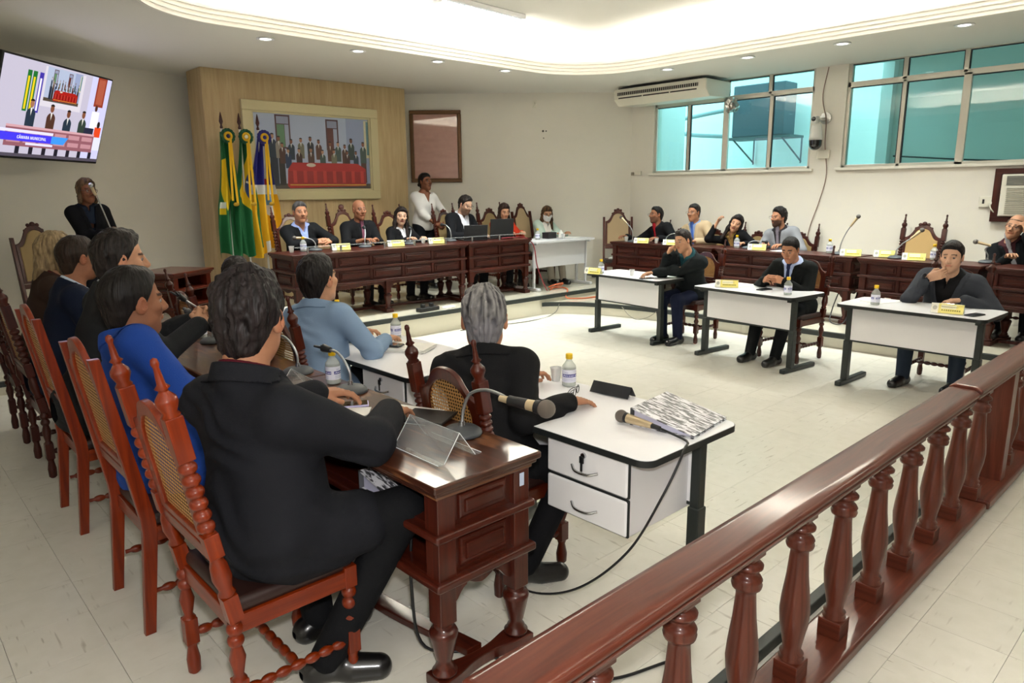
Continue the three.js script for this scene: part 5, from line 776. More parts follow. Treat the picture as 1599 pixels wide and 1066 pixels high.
// inner left row
person({ label: 'man in pale blue jacket with dark hair looking towards the head table', base: [2.02, 0, -3.9], yaw: rad(100), syaw: rad(112), hip: [2.0, 0.53, -3.88], head: [2.08, 1.2, -3.97], hy: rad(108), hp: -0.14, hs: 1.18, s: 1.0, fat: 1.16, cell: 0.0115, headCell: 0.0055, folds: 0.007, collar: true, skirt: 0.3, top: '#7e96b2', shirt: '#15151a', vee: 0.16, trousers: '#16171b', skin: S4, hair: 'short', hairColor: '#0e0b0b', hairColor2: '#1c1716', vol: 0.013, rough: 0.7, th: 0.74, group: 'councillors at the inner left desks',
  wR: [2.42, 0.8, -3.78], pR: [0.1, -0.7, 0.75], wL: [2.4, 0.8, -4.1] });
person({ label: 'man in black suit with grey hair seen from behind at the drawer desk', base: [2.02, 0, -2.3], yaw: rad(105), syaw: rad(128), hip: [2.0, 0.53, -2.3], head: [2.12, 1.135, -2.46], hy: rad(138), hp: 0.1, hs: 1.24, s: 1.0, fat: 1.12, cell: 0.0105, headCell: 0.0052, handCell: 0.0045, folds: 0.007, collar: true, skirt: 0.3, top: '#141416', shirt: '#6d6a74', vee: 0.18, trousers: '#101013', skin: S2, hair: 'short', hairColor: '#39373a', hairColor2: '#8b8988', hairSides: '#77757a', vol: 0.009, rough: 1.3, th: 0.74, group: 'councillors at the inner left desks',
  wR: [2.28, 0.79, -2.06], pR: [0.1, -0.7, 0.8], hR: { d: [0.75, -0.12, -0.05], n: [0, -1, 0], c: 0.15 }, wL: [2.4, 0.79, -2.5], kR: [2.26, 0.52, -2.02], aR: [2.0, 0.08, -2.07], fR: [0.75, 0, 0.45] });
person({ label: 'person with dark hair at the rear inner left desk, mostly hidden', base: [2.05, 0, -5.55], yaw: rad(95), head: [2.16, 1.12, -5.42], hy: rad(100), s: 0.97, cell: 0.016, top: '#22242a', shirt: '#c9ccd2', vee: 0.2, skin: S2, hair: 'short', hairColor: '#120e0d', hairColor2: '#241d1a', vol: 0.012, th: 0.74, group: 'councillors at the inner left desks' });
// head table
const HT = (x) => [x, DY, -8.36];
person({ label: 'man with short grey hair and blue shirt at the head table, fingers laced', base: HT(4.2), yaw: 0.0, head: [4.16, 1.49, -8.3], hy: -0.15, s: 1.04, fat: 1.14, skirt: 0.2, top: '#101114', shirt: '#8f9fd0', openCollar: true, vee: 0.3, skin: S2, hair: 'short', hairColor: '#2f2d2d', hairColor2: '#565353', hairSides: '#6a6766', vol: 0.004, rough: 0.5, th: 0.79, group: 'officials at the head table', wR: [4.16, 1.14, -7.95], wL: [4.36, 1.14, -7.94], hR: { d: [0.75, 0.1, 0.4], n: [0.3, -0.6, -0.6], c: 0.6 }, hL: { d: [-0.75, 0.1, 0.4], n: [-0.3, -0.6, -0.6], c: 0.6 }, pR: [-0.9, -0.5, 0], pL: [0.9, -0.5, 0] });
person({ label: 'bald man in black shirt and lanyard at the head table', base: HT(5.0), yaw: 0.0, head: [4.99, 1.5, -8.28], hy: -0.1, s: 1.04, fat: 1.1, top: '#0f0f12', topName: 'shirt_jacket', shirt: '#17171b', tie: '#6a3f50', vee: 0.28, sleeve: 0.45, skin: S1, hair: 'bald', hairColor: '#2a211d', th: 0.79, group: 'officials at the head table', wL: [5.0, 1.13, -7.93], wR: [4.82, 1.13, -7.93], hL: { d: [-0.8, 0, 0.3], n: [0, -1, 0.2], c: 0.5 } });
person({ label: 'woman with long dark hair and black blazer at the head table', base: HT(5.68), yaw: 0.0, head: [5.66, 1.395, -8.3], hy: -0.4, hr: 0.1, s: 0.98, female: true, top: '#0e0e11', shirt: '#c9c9ce', vee: 0.26, skin: S5, lips: '#8f3f3f', hair: 'long', hairColor: '#120d0c', hairColor2: '#281d19', vol: 0.012, th: 0.79, group: 'officials at the head table' });
person({ label: 'man with glasses, open black jacket and white shirt reading at the head table', base: [6.74, DY, -8.36], yaw: 0.05, head: [6.79, 1.535, -8.27], hy: 0.1, hp: 0.32, s: 1.08, fat: 1.16, skirt: 0.2, top: '#131418', shirt: '#dcdce6', openCollar: true, vee: 0.42, veeW: 0.095, skin: S5, beard: '#2c211c', beardK: 0.55, hair: 'short', hairColor: '#15100e', hairColor2: '#2b2320', vol: 0.007, glasses: '#2a2220', th: 0.79, group: 'officials at the head table' });
person({ label: 'woman in red blazer with brown hair behind the laptop', base: [7.6, DY, -8.32], yaw: -0.2, head: [7.58, 1.415, -8.28], hy: -0.3, hp: 0.25, s: 0.97, female: true, top: '#b3341c', shirt: '#1c1416', vee: 0.22, skin: S4, hair: 'long', hairColor: '#1d1310', hairColor2: '#3a2820', vol: 0.012, th: 0.79, group: 'officials at the head table' });
person({ label: 'woman in mint cardigan and white face mask at the grey side table', base: [8.36, DY, -8.22], yaw: -0.25, head: [8.38, 1.36, -8.12], hy: -0.5, hp: 0.28, s: 0.97, female: true, top: '#b7c9bd', topName: 'cardigan', shirt: '#e4dcd4', vee: 0.3, veeW: 0.1, lapel: false, trousers: '#b9b0a0', skin: S4, mask: true, hair: 'long', hairColor: '#2a1c14', hairColor2: '#6a4c30', vol: 0.01, glasses: '#5a4a40', th: 0.74, group: 'officials at the head table', wR: [8.3, 1.06, -7.82], wL: [8.5, 1.06, -7.8], tuck: 0.1 });
// standing staff
person({ label: 'woman in white blouse standing with folded hands by the framed plaque', base: [6.5, DY, -8.92], stand: true, yaw: -0.1, head: [6.53, 1.875, -8.9], hy: 0.15, hp: -0.1, s: 1.04, female: true, top: '#d3d0cc', topName: 'blouse', shirt: 'skin', vee: 0.14, veeW: 0.05, lapel: false, sleeve: 0.35, hem: 0.95, trousers: '#15161a', skin: S3, lips: '#5a2f2a', hair: 'tied', hairColor: '#0f0b0a', hairColor2: '#1e1714', vol: 0.004, rough: 0.4, group: 'standing staff', wR: [6.55, 1.24, -8.66], wL: [6.66, 1.24, -8.68], hR: { d: [0.8, -0.3, 0.2], n: [0, 0.1, -1], c: 0.4 }, hL: { d: [-0.7, -0.3, 0.2], n: [0, 0.1, -1], c: 0.4 }, pR: [-1, -0.3, -0.2], pL: [1, -0.3, -0.2] });
person({ label: 'woman in black jacket with glasses and light brown hair standing by the wall', base: [2.02, 0.12, -9.05], stand: true, yaw: 0.0, head: [2.01, 1.765, -9.02], hy: 0.25, s: 1.03, female: true, cell: 0.013, top: '#0c0c0f', shirt: '#17202e', vee: 0.3, trousers: '#111217', skin: S3, hair: 'bob', hairColor: '#3a2a1c', hairColor2: '#6b5236', vol: 0.012, glasses: '#3a2f2a', group: 'standing staff', wR: [2.12, 1.32, -8.78], wL: [2.24, 1.27, -8.84], hR: { d: [0.8, 0.1, 0.2], n: [0, -0.2, -1], c: 0.5 }, hL: { d: [-0.7, -0.1, 0.3], n: [0, -0.4, -1], c: 0.5 }, pR: [-0.35, -0.9, -0.1], pL: [0.3, -0.9, -0.1] });
// window side bench
const WB = (z, x = 9.27) => [x, RY, z], wbg = 'councillors at the window bench';
person({ label: 'man in black suit with red tie and glasses at the window bench', base: WB(-6.35), yaw: rad(-100), head: [9.14, 1.35, -6.52], hy: rad(-115), hp: -0.1, hr: -0.1, s: 1.0, fat: 1.2, skirt: 0.2, top: '#111114', shirt: '#17171b', tie: '#8e1420', vee: 0.34, skin: S1, beard: '#1b1513', beardK: 0.5, hair: 'short', hairColor: '#110d0c', hairColor2: '#231c19', vol: 0.006, glasses: '#1c1818', th: 0.79, group: wbg, wR: [8.86, 1.02, -6.86], wL: [8.87, 1.02, -6.26] });
person({ label: 'man in beige jacket with blue tie at the window bench', base: WB(-5.78), yaw: rad(-92), head: [9.18, 1.395, -5.88], hy: rad(-95), s: 1.0, fat: 1.1, skirt: 0.2, top: '#b7a283', shirt: '#7e93b8', tie: '#3f62ad', vee: 0.34, skin: S2, hair: 'short', hairColor: '#1a1412', hairColor2: '#332a26', vol: 0.005, glasses: '#8a8078', th: 0.79, group: wbg });
person({ label: 'woman in black with long wavy hair leaning her head by the window bench', base: WB(-5.08), yaw: rad(-85), head: [9.1, 1.255, -5.14], hy: rad(-70), hr: 0.35, s: 0.95, female: true, top: '#0d0d10', shirt: '#8a6a3a', vee: 0.22, skin: S4, lips: '#8a3438', hair: 'long', hairColor: '#0e0a0a', hairColor2: '#241a18', vol: 0.014, th: 0.79, group: wbg, wR: [8.96, 1.26, -5.36], hR: { d: [0, 0.8, 0.3], n: [0.3, 0.2, 0.9], c: 0.6 }, pR: [-0.3, -0.8, -0.4] });
person({ label: 'bearded man in grey jacket with glasses at the window bench', base: WB(-4.46), yaw: rad(-92), head: [9.15, 1.355, -4.55], hy: rad(-112), s: 1.0, fat: 1.08, skirt: 0.2, top: '#83858a', shirt: '#2a2628', tie: '#77707a', vee: 0.34, skin: S2, beard: '#16110f', beardK: 0.85, hair: 'short', hairColor: '#0e0b0a', hairColor2: '#1f1815', vol: 0.016, rough: 1.6, glasses: '#191616', th: 0.79, group: wbg });
person({ label: 'bald man with glasses and striped tie resting his cheek on his hand', base: WB(-1.72, 9.14), yaw: rad(-90), head: [9.0, 1.315, -1.86], hy: rad(-95), hr: 0.2, s: 1.0, fat: 1.12, skirt: 0.2, top: '#0f1114', shirt: '#3d1d22', tie: '#8f8d90', vee: 0.34, skin: S4, hair: 'fringe', hairColor: '#4a3a30', hairColor2: '#6a5748', vol: 0.004, glasses: '#6a5a50', th: 0.79, group: wbg, wL: [8.88, 1.24, -1.73], hL: { d: [0.1, 0.9, -0.2], n: [0.2, 0.1, -0.9], c: 0.6 }, pL: [-0.2, -0.8, 0.5] });
// inner right desks
const ig = 'councillors at the inner right desks';
person({ label: 'man in dark jacket and teal shirt leaning his cheek on his fist', base: [7.12, 0, -4.55], yaw: rad(-95), syaw: rad(-100), head: [6.86, 1.16, -4.52], hy: rad(-100), hp: 0.15, hr: -0.15, s: 0.98, fat: 1.06, cell: 0.0125, folds: 0.004, skirt: 0.25, top: '#14191b', shirt: '#1c4a52', vee: 0.2, trousers: '#141a30', skin: S4, hair: 'short', hairColor: '#16110f', hairColor2: '#2e2522', vol: 0.01, th: 0.74, group: ig, wR: [6.74, 1.0, -4.64], hR: { d: [0.2, 0.85, 0.25], n: [0.6, 0.1, 0.6], c: 0.9 }, pR: [-0.6, -0.8, -0.3], wL: [6.66, 0.8, -4.78], hL: { d: [-0.6, -0.1, -0.6], n: [0, -1, 0], c: 0.3 }, pL: [0, -0.8, 0.6] });
person({ label: 'man in black suit and navy tie looking down at his hands', base: [7.04, 0, -3.28], yaw: rad(-95), head: [6.87, 1.13, -3.27], hy: rad(-88), hp: 0.35, s: 0.98, fat: 1.06, cell: 0.0125, folds: 0.004, skirt: 0.25, top: '#0e1111', shirt: '#a9b8dc', tie: '#141c40', vee: 0.32, trousers: '#101214', skin: S2, hair: 'short', hairColor: '#100c0b', hairColor2: '#1e1816', vol: 0.004, rough: 0.4, th: 0.74, group: ig, wR: [6.74, 0.82, -3.46], wL: [6.74, 0.82, -3.24], hR: { d: [-0.55, 0.3, 0.6], n: [0.3, -0.3, 0.7], c: 0.8 }, hL: { d: [-0.55, 0.3, -0.6], n: [0.3, -0.3, -0.7], c: 0.8 }, aR: [6.62, 0.08, -3.5], aL: [6.6, 0.08, -3.22], kR: [6.68, 0.5, -3.46], kL: [6.66, 0.5, -3.16] });
person({ label: 'heavy man in dark grey jacket with hand at his chin by the rail', base: [7.06, 0, -1.86], yaw: rad(-98), head: [6.86, 1.145, -1.84], hy: rad(-86), hp: 0.06, s: 1.02, fat: 1.28, sw: 0.2, cell: 0.0125, folds: 0.004, skirt: 0.25, top: '#35383f', shirt: '#0d0d10', vee: 0.34, veeW: 0.1, trousers: '#2a3340', skin: S5, hair: 'short', hairColor: '#100c0c', hairColor2: '#221b19', vol: 0.009, rough: 0.6, th: 0.74, group: ig, watch: 'L', wR: [6.7, 0.97, -1.95], hR: { d: [0.25, 0.35, 0.8], n: [0.75, 0.1, -0.2], c: 0.6 }, pR: [-0.5, -0.8, -0.4], wL: [6.74, 0.8, -1.68], hL: { d: [-0.3, -0.05, -0.85], n: [0, -1, 0], c: 0.3 }, pL: [0, -0.7, 0.8], aR: [6.72, 0.08, -2.08], aL: [6.76, 0.08, -1.68], kR: [6.68, 0.52, -2.06], kL: [6.68, 0.52, -1.66] });
// ---------------------------------------------------------------- flags
{
  const flagTex = [
    canvasTex(256, 512, (g, w, h) => { g.fillStyle = '#0d5a2c'; g.fillRect(0, 0, w, h); g.fillStyle = '#e0b70f'; g.beginPath(); g.moveTo(w * 0.1, h * 0.22); g.lineTo(w * 0.45, h * 0.2); g.lineTo(w * 0.62, h * 0.52); g.lineTo(w * 0.4, h * 0.62); g.lineTo(w * 0.2, h * 0.45); g.fill(); g.fillStyle = '#d8d8cf'; g.fillRect(w * 0.2, h * 0.55, w * 0.16, h * 0.05); g.fillStyle = '#e0b70f'; g.fillRect(w * 0.2, h * 0.6, w * 0.16, h * 0.05); }),
    canvasTex(256, 512, (g, w, h) => { g.fillStyle = '#0d5a2c'; g.fillRect(0, 0, w, h); g.fillStyle = '#e0b70f'; g.beginPath(); g.moveTo(w * 0.6, h * 0.18); g.lineTo(w * 0.95, h * 0.3); g.lineTo(w * 0.9, h * 0.74); g.lineTo(w * 0.55, h * 0.62); g.lineTo(w * 0.2, h * 0.5); g.fill(); g.fillStyle = '#1f3f86'; g.beginPath(); g.ellipse(w * 0.72, h * 0.43, w * 0.22, h * 0.14, 0.2, 0, 7); g.fill(); g.strokeStyle = '#e6e6e0'; g.lineWidth = 9; g.beginPath(); g.moveTo(w * 0.52, h * 0.4); g.lineTo(w * 0.92, h * 0.47); g.stroke(); }),
    canvasTex(256, 512, (g, w, h) => { g.fillStyle = '#20207a'; g.fillRect(0, 0, w, h * 0.42); g.fillStyle = '#dcdad2'; g.fillRect(0, h * 0.42, w, h * 0.08); g.fillStyle = '#e0aa12'; g.fillRect(0, h * 0.5, w, h * 0.5); g.fillStyle = '#dcdad2'; g.beginPath(); g.moveTo(w * 0.62, h * 0.1); g.lineTo(w * 0.72, h * 0.1); g.lineTo(w * 0.8, h * 0.7); g.lineTo(w * 0.6, h * 0.66); g.fill(); g.fillStyle = '#6f9fc4'; g.fillRect(w * 0.62, h * 0.5, w * 0.16, h * 0.09); g.fillStyle = '#b02a2a'; g.fillRect(w * 0.64, h * 0.37, w * 0.1, h * 0.05); g.fillStyle = '#dcdad2'; g.fillRect(w * 0.4, h * 0.9, w * 0.16, h * 0.1); }),
  ];
  const info = [['green and yellow flag with a sunflower coloured rosette on a pole', 3.6, 1.55, ['#0f4a2c', '#d8a91c', '#2a2350'], 0.36], ['green, yellow and blue national flag on a pole', 3.82, 1.5, ['#0f4a2c', '#d8a91c', '#e9e2c8'], 0.34], ['blue, white and yellow flag on a pole', 4.05, 1.52, ['#25206a', '#d8a91c', '#25206a'], 0.4]];
  info.forEach(([label, x, len, ros, wid], i) => {
    const z = -9.12 + 0.02 * i, t = thing('flag', label, 'flag', [x, DY, z], 0, 'flags beside the panel'), topY = 2.43;
    obj('base', lathe([[0, 0], [0.13, 0], [0.13, 0.02], [0.05, 0.04], [0.03, 0.08], [0.018, 0.1]], 20), M.dark, t);
    obj('pole', cyl(0.014, 0.014, topY - 0.2, 0, (topY - 0.2) / 2 + 0.05, 0, 10), std('#cfcac0', 0.4, { metalness: 0.4 }), t);
    obj('spear', lathe([[0.012, topY - 0.18], [0.02, topY - 0.16], [0.01, topY - 0.13], [0.024, topY - 0.09], [0.016, topY - 0.04], [0.004, topY + 0.02], [0, topY + 0.025]], 10), M.dark, t);
    const cols = 36, rows = 40, g = new THREE.PlaneGeometry(1, 1, cols, rows), p = g.attributes.position;
    for (let k = 0; k < p.count; k++) {
      const u = p.getX(k) + 0.5, v = 0.5 - p.getY(k), w = 0.1 + (wid - 0.1) * Math.min(1, v * 1.7) * (1 - 0.25 * Math.max(0, v - 0.75)), ph = u * Math.PI * (5 + i) + i;
      const low = v > 0.8 ? (0.12 * Math.sin(u * 6 + i * 2)) * (v - 0.8) * 5 : 0;
      p.setXYZ(k, (u - 0.5) * w + 0.02 * Math.sin(v * 5 + i), topY - 0.22 - v * len + low * 0.5, 0.035 + Math.cos(ph) * (0.02 + 0.05 * v) + 0.03 * Math.sin(ph * 0.5 + v * 3));
    }
    g.computeVertexNormals(); obj('cloth', g, new THREE.MeshStandardMaterial({ map: flagTex[i], roughness: 0.75, side: THREE.DoubleSide }), t);
    const rg = []; for (let k = 0; k < 14; k++) { const a = k / 14 * Math.PI * 2; rg.push(ball(0.028, Math.cos(a) * 0.07, Math.sin(a) * 0.07, 0, 1, 1, 0.5, 8)); }
    rg.push(cyl(0.07, 0.07, 0.02, 0, 0, 0, 18, Math.PI / 2));
    const R = obj('rosette', place(merge(rg), 0.03, topY - 0.27, 0.1), cloth(ros[0]), t); obj('rosette_ring', place(new THREE.TorusGeometry(0.04, 0.016, 8, 20), 0.03, topY - 0.27, 0.112), cloth(ros[1]), R); obj('rosette_centre', ball(0.026, 0.03, topY - 0.27, 0.112, 1, 1, 0.5, 10), cloth(ros[2]), R);
    for (const s of [-1, 1]) obj('ribbon', [rbox(0.028, 0.76 + 0.05 * s, 0.006, 0.002, 0.045 + s * 0.018, topY - 0.7, 0.118 + 0.004 * s, 0.0, 0, 0.03 * s)], cloth('#d9a915'), t);
    obj('tassel', [ball(0.032, 0.05, topY - 1.1, 0.13, 1.2, 0.8, 0.6, 12)], cloth('#b18a1e'), t);
  });
}
// ---------------------------------------------------------------- small things
const TOPL = 0.791, TOPH = DY + 0.791, TOPR = RY + 0.791, TOPD = 0.7415;
const labelTex = canvasTex(256, 128, (g, w, h) => { g.fillStyle = '#dfe0ee'; g.fillRect(0, 0, w, h); for (const o of [0, 128]) { g.fillStyle = '#2b2f86'; g.fillRect(o + 8, 44, 112, 30); g.fillStyle = '#eef0ff'; g.font = 'bold 22px sans-serif'; g.fillText('Álcool Gel', o + 12, 67); g.fillStyle = '#55579a'; g.font = '12px sans-serif'; g.fillText('70%', o + 20, 34); g.fillStyle = '#a9aac6'; for (let k = 0; k < 4; k++) g.fillRect(o + 12, 84 + k * 9, 60 + 30 * (k % 2), 3); } });
M.label = new THREE.MeshStandardMaterial({ map: labelTex, roughness: 0.6 });
let bottleProto;
function bottle(p, turn, label) {
  if (!bottleProto) {
    const t = bottleProto = thing('sanitizer_bottle', label, 'bottle', p, turn, 'gel bottles');
    obj('bottle_body', lathe([[0.0, 0.001], [0.033, 0.001], [0.036, 0.006], [0.036, 0.1], [0.034, 0.108], [0.018, 0.13], [0.015, 0.134], [0.015, 0.146]], 24), M.gel, t);
    obj('gel', lathe([[0.0, 0.004], [0.031, 0.004], [0.0335, 0.008], [0.0335, 0.085], [0, 0.085]], 20), phy('#e8ece8', 0.2, { transmission: 0.5, thickness: 0, ior: 1.2 }), t);
    obj('cap', lathe([[0, 0.17], [0.016, 0.17], [0.018, 0.167], [0.018, 0.143], [0, 0.143]], 20), M.yellow, t).userData.label = 'yellow screw cap';
    obj('label_wrap', new THREE.CylinderGeometry(0.0368, 0.0368, 0.066, 24, 1, true).translate(0, 0.058, 0), M.label, t); return t;
  }
  return dup(bottleProto, p, turn, label, 'gel bottles');
}
bottle([1.67, TOPL, -3.1], 2.6, 'gel bottle with yellow cap beside the microphone on the left row bench');
bottle([2.6, TOPD, -2.36], 2, 'gel bottle with yellow cap beside the eyeglasses on the drawer desk');
bottle([2.66, TOPD, -4.02], 1, 'gel bottle with yellow cap beside the papers of the man in pale blue');
bottle([2.7, TOPD, -4.88], 1, 'gel bottle with yellow cap on the rear inner left desk');
bottle([1.62, TOPL, -4.75], 1, 'gel bottle with yellow cap behind the man clasping his hands');
bottle([3.9, TOPH, -7.76], 0.5, 'gel bottle with yellow cap in front of the grey haired official');
bottle([7.66, DY + TOPD, -7.62], 0.5, 'gel bottle with yellow cap on the grey side table');
bottle([6.62, TOPD, -5.5], 4, 'gel bottle with yellow cap on the desk of the man in teal');
bottle([6.44, TOPD, -3.06], 4.5, 'gel bottle with yellow cap on the desk of the man with the navy tie');
bottle([6.38, TOPD, -2.25], 4.5, 'gel bottle with yellow cap on the desk of the heavy man');
bottle([8.72, TOPR, -4.9], 4.5, 'gel bottle with yellow cap in front of the long haired woman');
bottle([8.72, TOPR, -3.66], 4.5, 'gel bottle with yellow cap beside the tall microphone on the window bench');
bottle([8.6, TOPR, -2.48], 4.5, 'gel bottle with yellow cap in front of the empty pale chair');
// name cards: folded acrylic with a yellow card
const cardTex = canvasTex(256, 96, (g, w, h) => { g.fillStyle = '#f4f2e4'; g.fillRect(0, 0, w, h); g.fillStyle = '#efe27e'; g.fillRect(58, 0, w - 58, h); g.fillStyle = '#f7f3cf'; g.fillRect(78, 10, 120, 40); g.fillStyle = '#a7a79a'; g.beginPath(); g.ellipse(30, 44, 18, 22, 0, 0, 7); g.fill(); g.fillStyle = '#8b8420'; for (let k = 0; k < 9; k++) g.fillRect(84 + k * 17, 56, 12, 16); g.fillStyle = '#b8b07a'; for (let k = 0; k < 11; k++) g.fillRect(84 + k * 12, 26, 8, 9); });
M.card = new THREE.MeshStandardMaterial({ map: cardTex, roughness: 0.35 });
let cardProto;
function nameCard(p, turn, label) {
  if (!cardProto) {
    const t = cardProto = thing('name_card', label, 'name plate', p, turn, 'yellow name cards'), H = 0.078, hw = 0.115, dz = 0.03, a = Math.atan2(dz, H), L = Math.hypot(H, dz);
    for (const s of [-1, 1]) { obj('acrylic_leaf', box(hw * 2, L, 0.003, 0, H / 2 + 0.001, s * dz / 2, s * -a), M.clear, t); }
    obj('card', place(new THREE.BoxGeometry(hw * 2 - 0.006, L - 0.006, 0.0016), 0, H / 2 + 0.001, dz / 2 + 0.0032, -a), M.card, t).userData.label = 'yellow printed card';
    obj('rear_card', place(new THREE.BoxGeometry(hw * 2 - 0.006, L - 0.006, 0.0016), 0, H / 2 + 0.001, -dz / 2 - 0.0032, a), M.card, t);
    return t;
  }
  return dup(cardProto, p, turn, label, 'yellow name cards');
}
nameCard([4.3, TOPH, -7.6], -0.2, 'yellow name card of the grey haired official'); nameCard([5.08, TOPH, -7.6], -0.2, 'yellow name card of the dark haired woman at the head table'); nameCard([5.72, TOPH, -7.6], -0.2, 'yellow name card between the woman and the man with the white shirt');
nameCard([8.6, TOPR, -6.38], W_ + 0.3, 'yellow name card of the man with the red tie'); nameCard([8.58, TOPR, -5.85], W_ + 0.3, 'yellow name card of the man in the beige jacket'); nameCard([8.56, TOPR, -4.52], W_ + 0.3, 'yellow name card of the bearded man');
nameCard([8.5, TOPR, -3.32], W_ + 0.3, 'yellow name card beside the tall microphone stand'); nameCard([8.6, TOPR, -2.98], W_ + 0.3, 'yellow name card in front of the pale empty chair'); nameCard([8.42, TOPR, -2.62], W_ + 0.2, 'yellow name card of the last seat before the bald man');
nameCard([6.5, TOPD, -5.52], W_ + 0.1, 'yellow name card on the desk of the man in teal'); nameCard([6.52, TOPD, -3.75], W_ + 0.5, 'yellow name card on the desk of the man with the navy tie'); nameCard([6.32, TOPD, -1.68], W_ + 0.1, 'yellow name card in front of the heavy man');
// clear acrylic stands on the left bench
function acrylicStand(p, turn, label, dark) {
  const t = thing('acrylic_stand', label, 'name plate', p, turn, 'empty acrylic stands'), H = dark ? 0.05 : 0.095, hw = dark ? 0.11 : 0.15, dz = dark ? 0.035 : 0.07, a = Math.atan2(dz, H), L = Math.hypot(H, dz), m = dark ? phy('#2b2d30', 0.25) : M.clear;
  for (const s of [-1, 1]) obj('acrylic_leaf', box(hw * 2, L, 0.004, 0, H / 2 + 0.004, s * dz / 2, s * -a), m, t); 
  if (!dark) for (const s of [-1, 1]) { obj('foot', box(hw * 2, 0.004, 0.03, 0, 0.0025, s * (dz + 0.014)), m, t); obj('polished_edge', [rod([-hw, H + 0.006, 0], [hw, H + 0.006, 0], 0.0014, 0.0014, 6), rod([s * hw, H + 0.006, 0], [s * hw, 0.004, dz], 0.0013, 0.0013, 6), rod([s * hw, H + 0.006, 0], [s * hw, 0.004, -dz], 0.0013, 0.0013, 6)], phy('#e6e9ea', 0.2), t); obj('front_edge', rod([-hw, 0.005, s * (dz + 0.028)], [hw, 0.005, s * (dz + 0.028)], 0.0014, 0.0014, 6), phy('#e6e9ea', 0.2), t); }
  return t;
}
acrylicStand([1.47, TOPL, -2.0], E_, 'empty clear acrylic stand at the rail end of the bench'); acrylicStand([1.46, TOPL, -3.0], E_ - 0.1, 'empty clear acrylic stand between the phone and the gel bottle'); acrylicStand([1.44, TOPL, -3.66], E_, 'empty clear acrylic stand behind the gel bottle on the left bench');
acrylicStand([2.63, TOPD, -2.1], E_ + 0.1, 'dark name stand beside the binder on the drawer desk', true);
// gooseneck desk microphones
function deskMic(p, turn, label, pts, kind, head) {                           // pts: neck in local metres, head: end direction
  const t = thing('desk_microphone', label, 'microphone', p, turn, 'desk microphones');
  obj('base', lathe([[0, 0.0], [0.078, 0.0], [0.08, 0.006], [0.077, 0.016], [0.06, 0.028], [0.02, 0.035], [0, 0.036]], 28), M.darkGrey, t);
  obj('gooseneck', tube([[0, 0.03, 0], ...pts], 0.0065, 8, 40), M.steel, t); obj('collar', cyl(0.012, 0.014, 0.025, 0, 0.042, 0, 14), M.chrome, t);
  const e = pts[pts.length - 1], d = nrm(head), at = (k) => add(e, d, k);
  if (kind === 'handheld') {
    obj('clip', [rod(at(-0.01), at(0.07), 0.019, 0.021, 14)], M.blackPlastic, t); obj('mic_tail', rod(at(-0.05), at(0.0), 0.012, 0.015, 14), M.champagne, t); obj('mic_body', rod(at(0.068), at(0.107), 0.02, 0.022, 14), M.champagne, t).userData.label = 'champagne microphone body'; obj('ring', rod(at(0.105), at(0.125), 0.025, 0.026, 18), M.blackPlastic, t);
    const c = at(0.15); const grille = obj('mic_grille', ball(0.034, ...c, 1, 1, 1, 20), std('#8f857c', 0.5, { metalness: 0.5, bumpMap: weave, bumpScale: 0.004 }), t); grille.userData.label = 'round mesh microphone head';
  } else if (kind === 'stick') { obj('mic_body', rod(at(0), at(0.12), 0.012, 0.016, 12), M.champagne, t); obj('mic_grille', ball(0.026, ...at(0.14), 1, 1, 1, 14), std('#5f5b57', 0.6, { metalness: 0.4 }), t); }
  else if (kind === 'clip') obj('clip', [rod(at(0), at(0.05), 0.014, 0.02, 10), ...[-1, 1].map((s) => rod(at(0.04), add(at(0.09), [0.012 * s, 0, 0.012 * s]), 0.008, 0.006, 8))], M.blackPlastic, t);
  else obj('mic_head', [rod(at(0), at(0.05), 0.012, 0.014, 12), ball(0.024, ...at(0.06), 1, 1, 1, 14)], M.blackPlastic, t);
  return t;
}
deskMic([1.65, TOPL, -2.06], 0, 'gooseneck desk microphone with a handheld microphone at the rail end', [[0.01, 0.1, 0.0], [0.02, 0.165, 0.03], [0.04, 0.19, 0.09], [0.055, 0.185, 0.16], [0.06, 0.17, 0.22]], 'handheld', [0.25, -0.05, 0.95]);
deskMic([1.65, TOPL, -2.9], 0, 'gooseneck desk microphone beside the labelled gel bottle', [[0, 0.09, 0], [-0.01, 0.15, -0.03], [-0.02, 0.185, -0.08], [-0.03, 0.19, -0.12]], 'clip', [-0.2, 0.1, -0.9]);
deskMic([1.64, TOPL, -3.42], 0, 'gooseneck desk microphone beyond the gel bottle', [[0, 0.1, 0], [-0.015, 0.16, -0.03], [-0.03, 0.19, -0.09], [-0.05, 0.18, -0.14]], 'clip', [-0.3, 0, -0.9]);
deskMic([1.62, TOPL, -4.55], 0, 'gooseneck desk microphone in front of the clasped hands', [[0, 0.1, 0], [-0.03, 0.18, 0.01], [-0.09, 0.24, 0.02], [-0.15, 0.29, 0.02]], 'clip', [-0.7, 0.6, 0]);
deskMic([1.62, TOPL, -5.0], 0, 'gooseneck desk microphone in front of the man in navy', [[0, 0.1, 0], [-0.02, 0.17, 0.03], [-0.04, 0.18, 0.09]], 'head', [0, -0.2, 0.9]);
deskMic([4.05, TOPH, -7.75], 0, 'long microphone in front of the grey haired official', [[0, 0.08, 0], [-0.03, 0.13, -0.02], [-0.09, 0.15, -0.05]], 'stick', [-0.95, 0.05, -0.1]);
deskMic([4.72, TOPH, -7.74], 0, 'microphone in front of the bald official', [[0, 0.08, 0], [0.03, 0.16, -0.03], [0.06, 0.22, -0.08]], 'head', [0.3, 0.3, -0.8]);
deskMic([5.4, TOPH, -7.74], 0, 'microphone in front of the dark haired woman', [[0, 0.08, 0], [0.04, 0.14, -0.03], [0.08, 0.18, -0.08]], 'head', [0.3, 0.3, -0.8]);
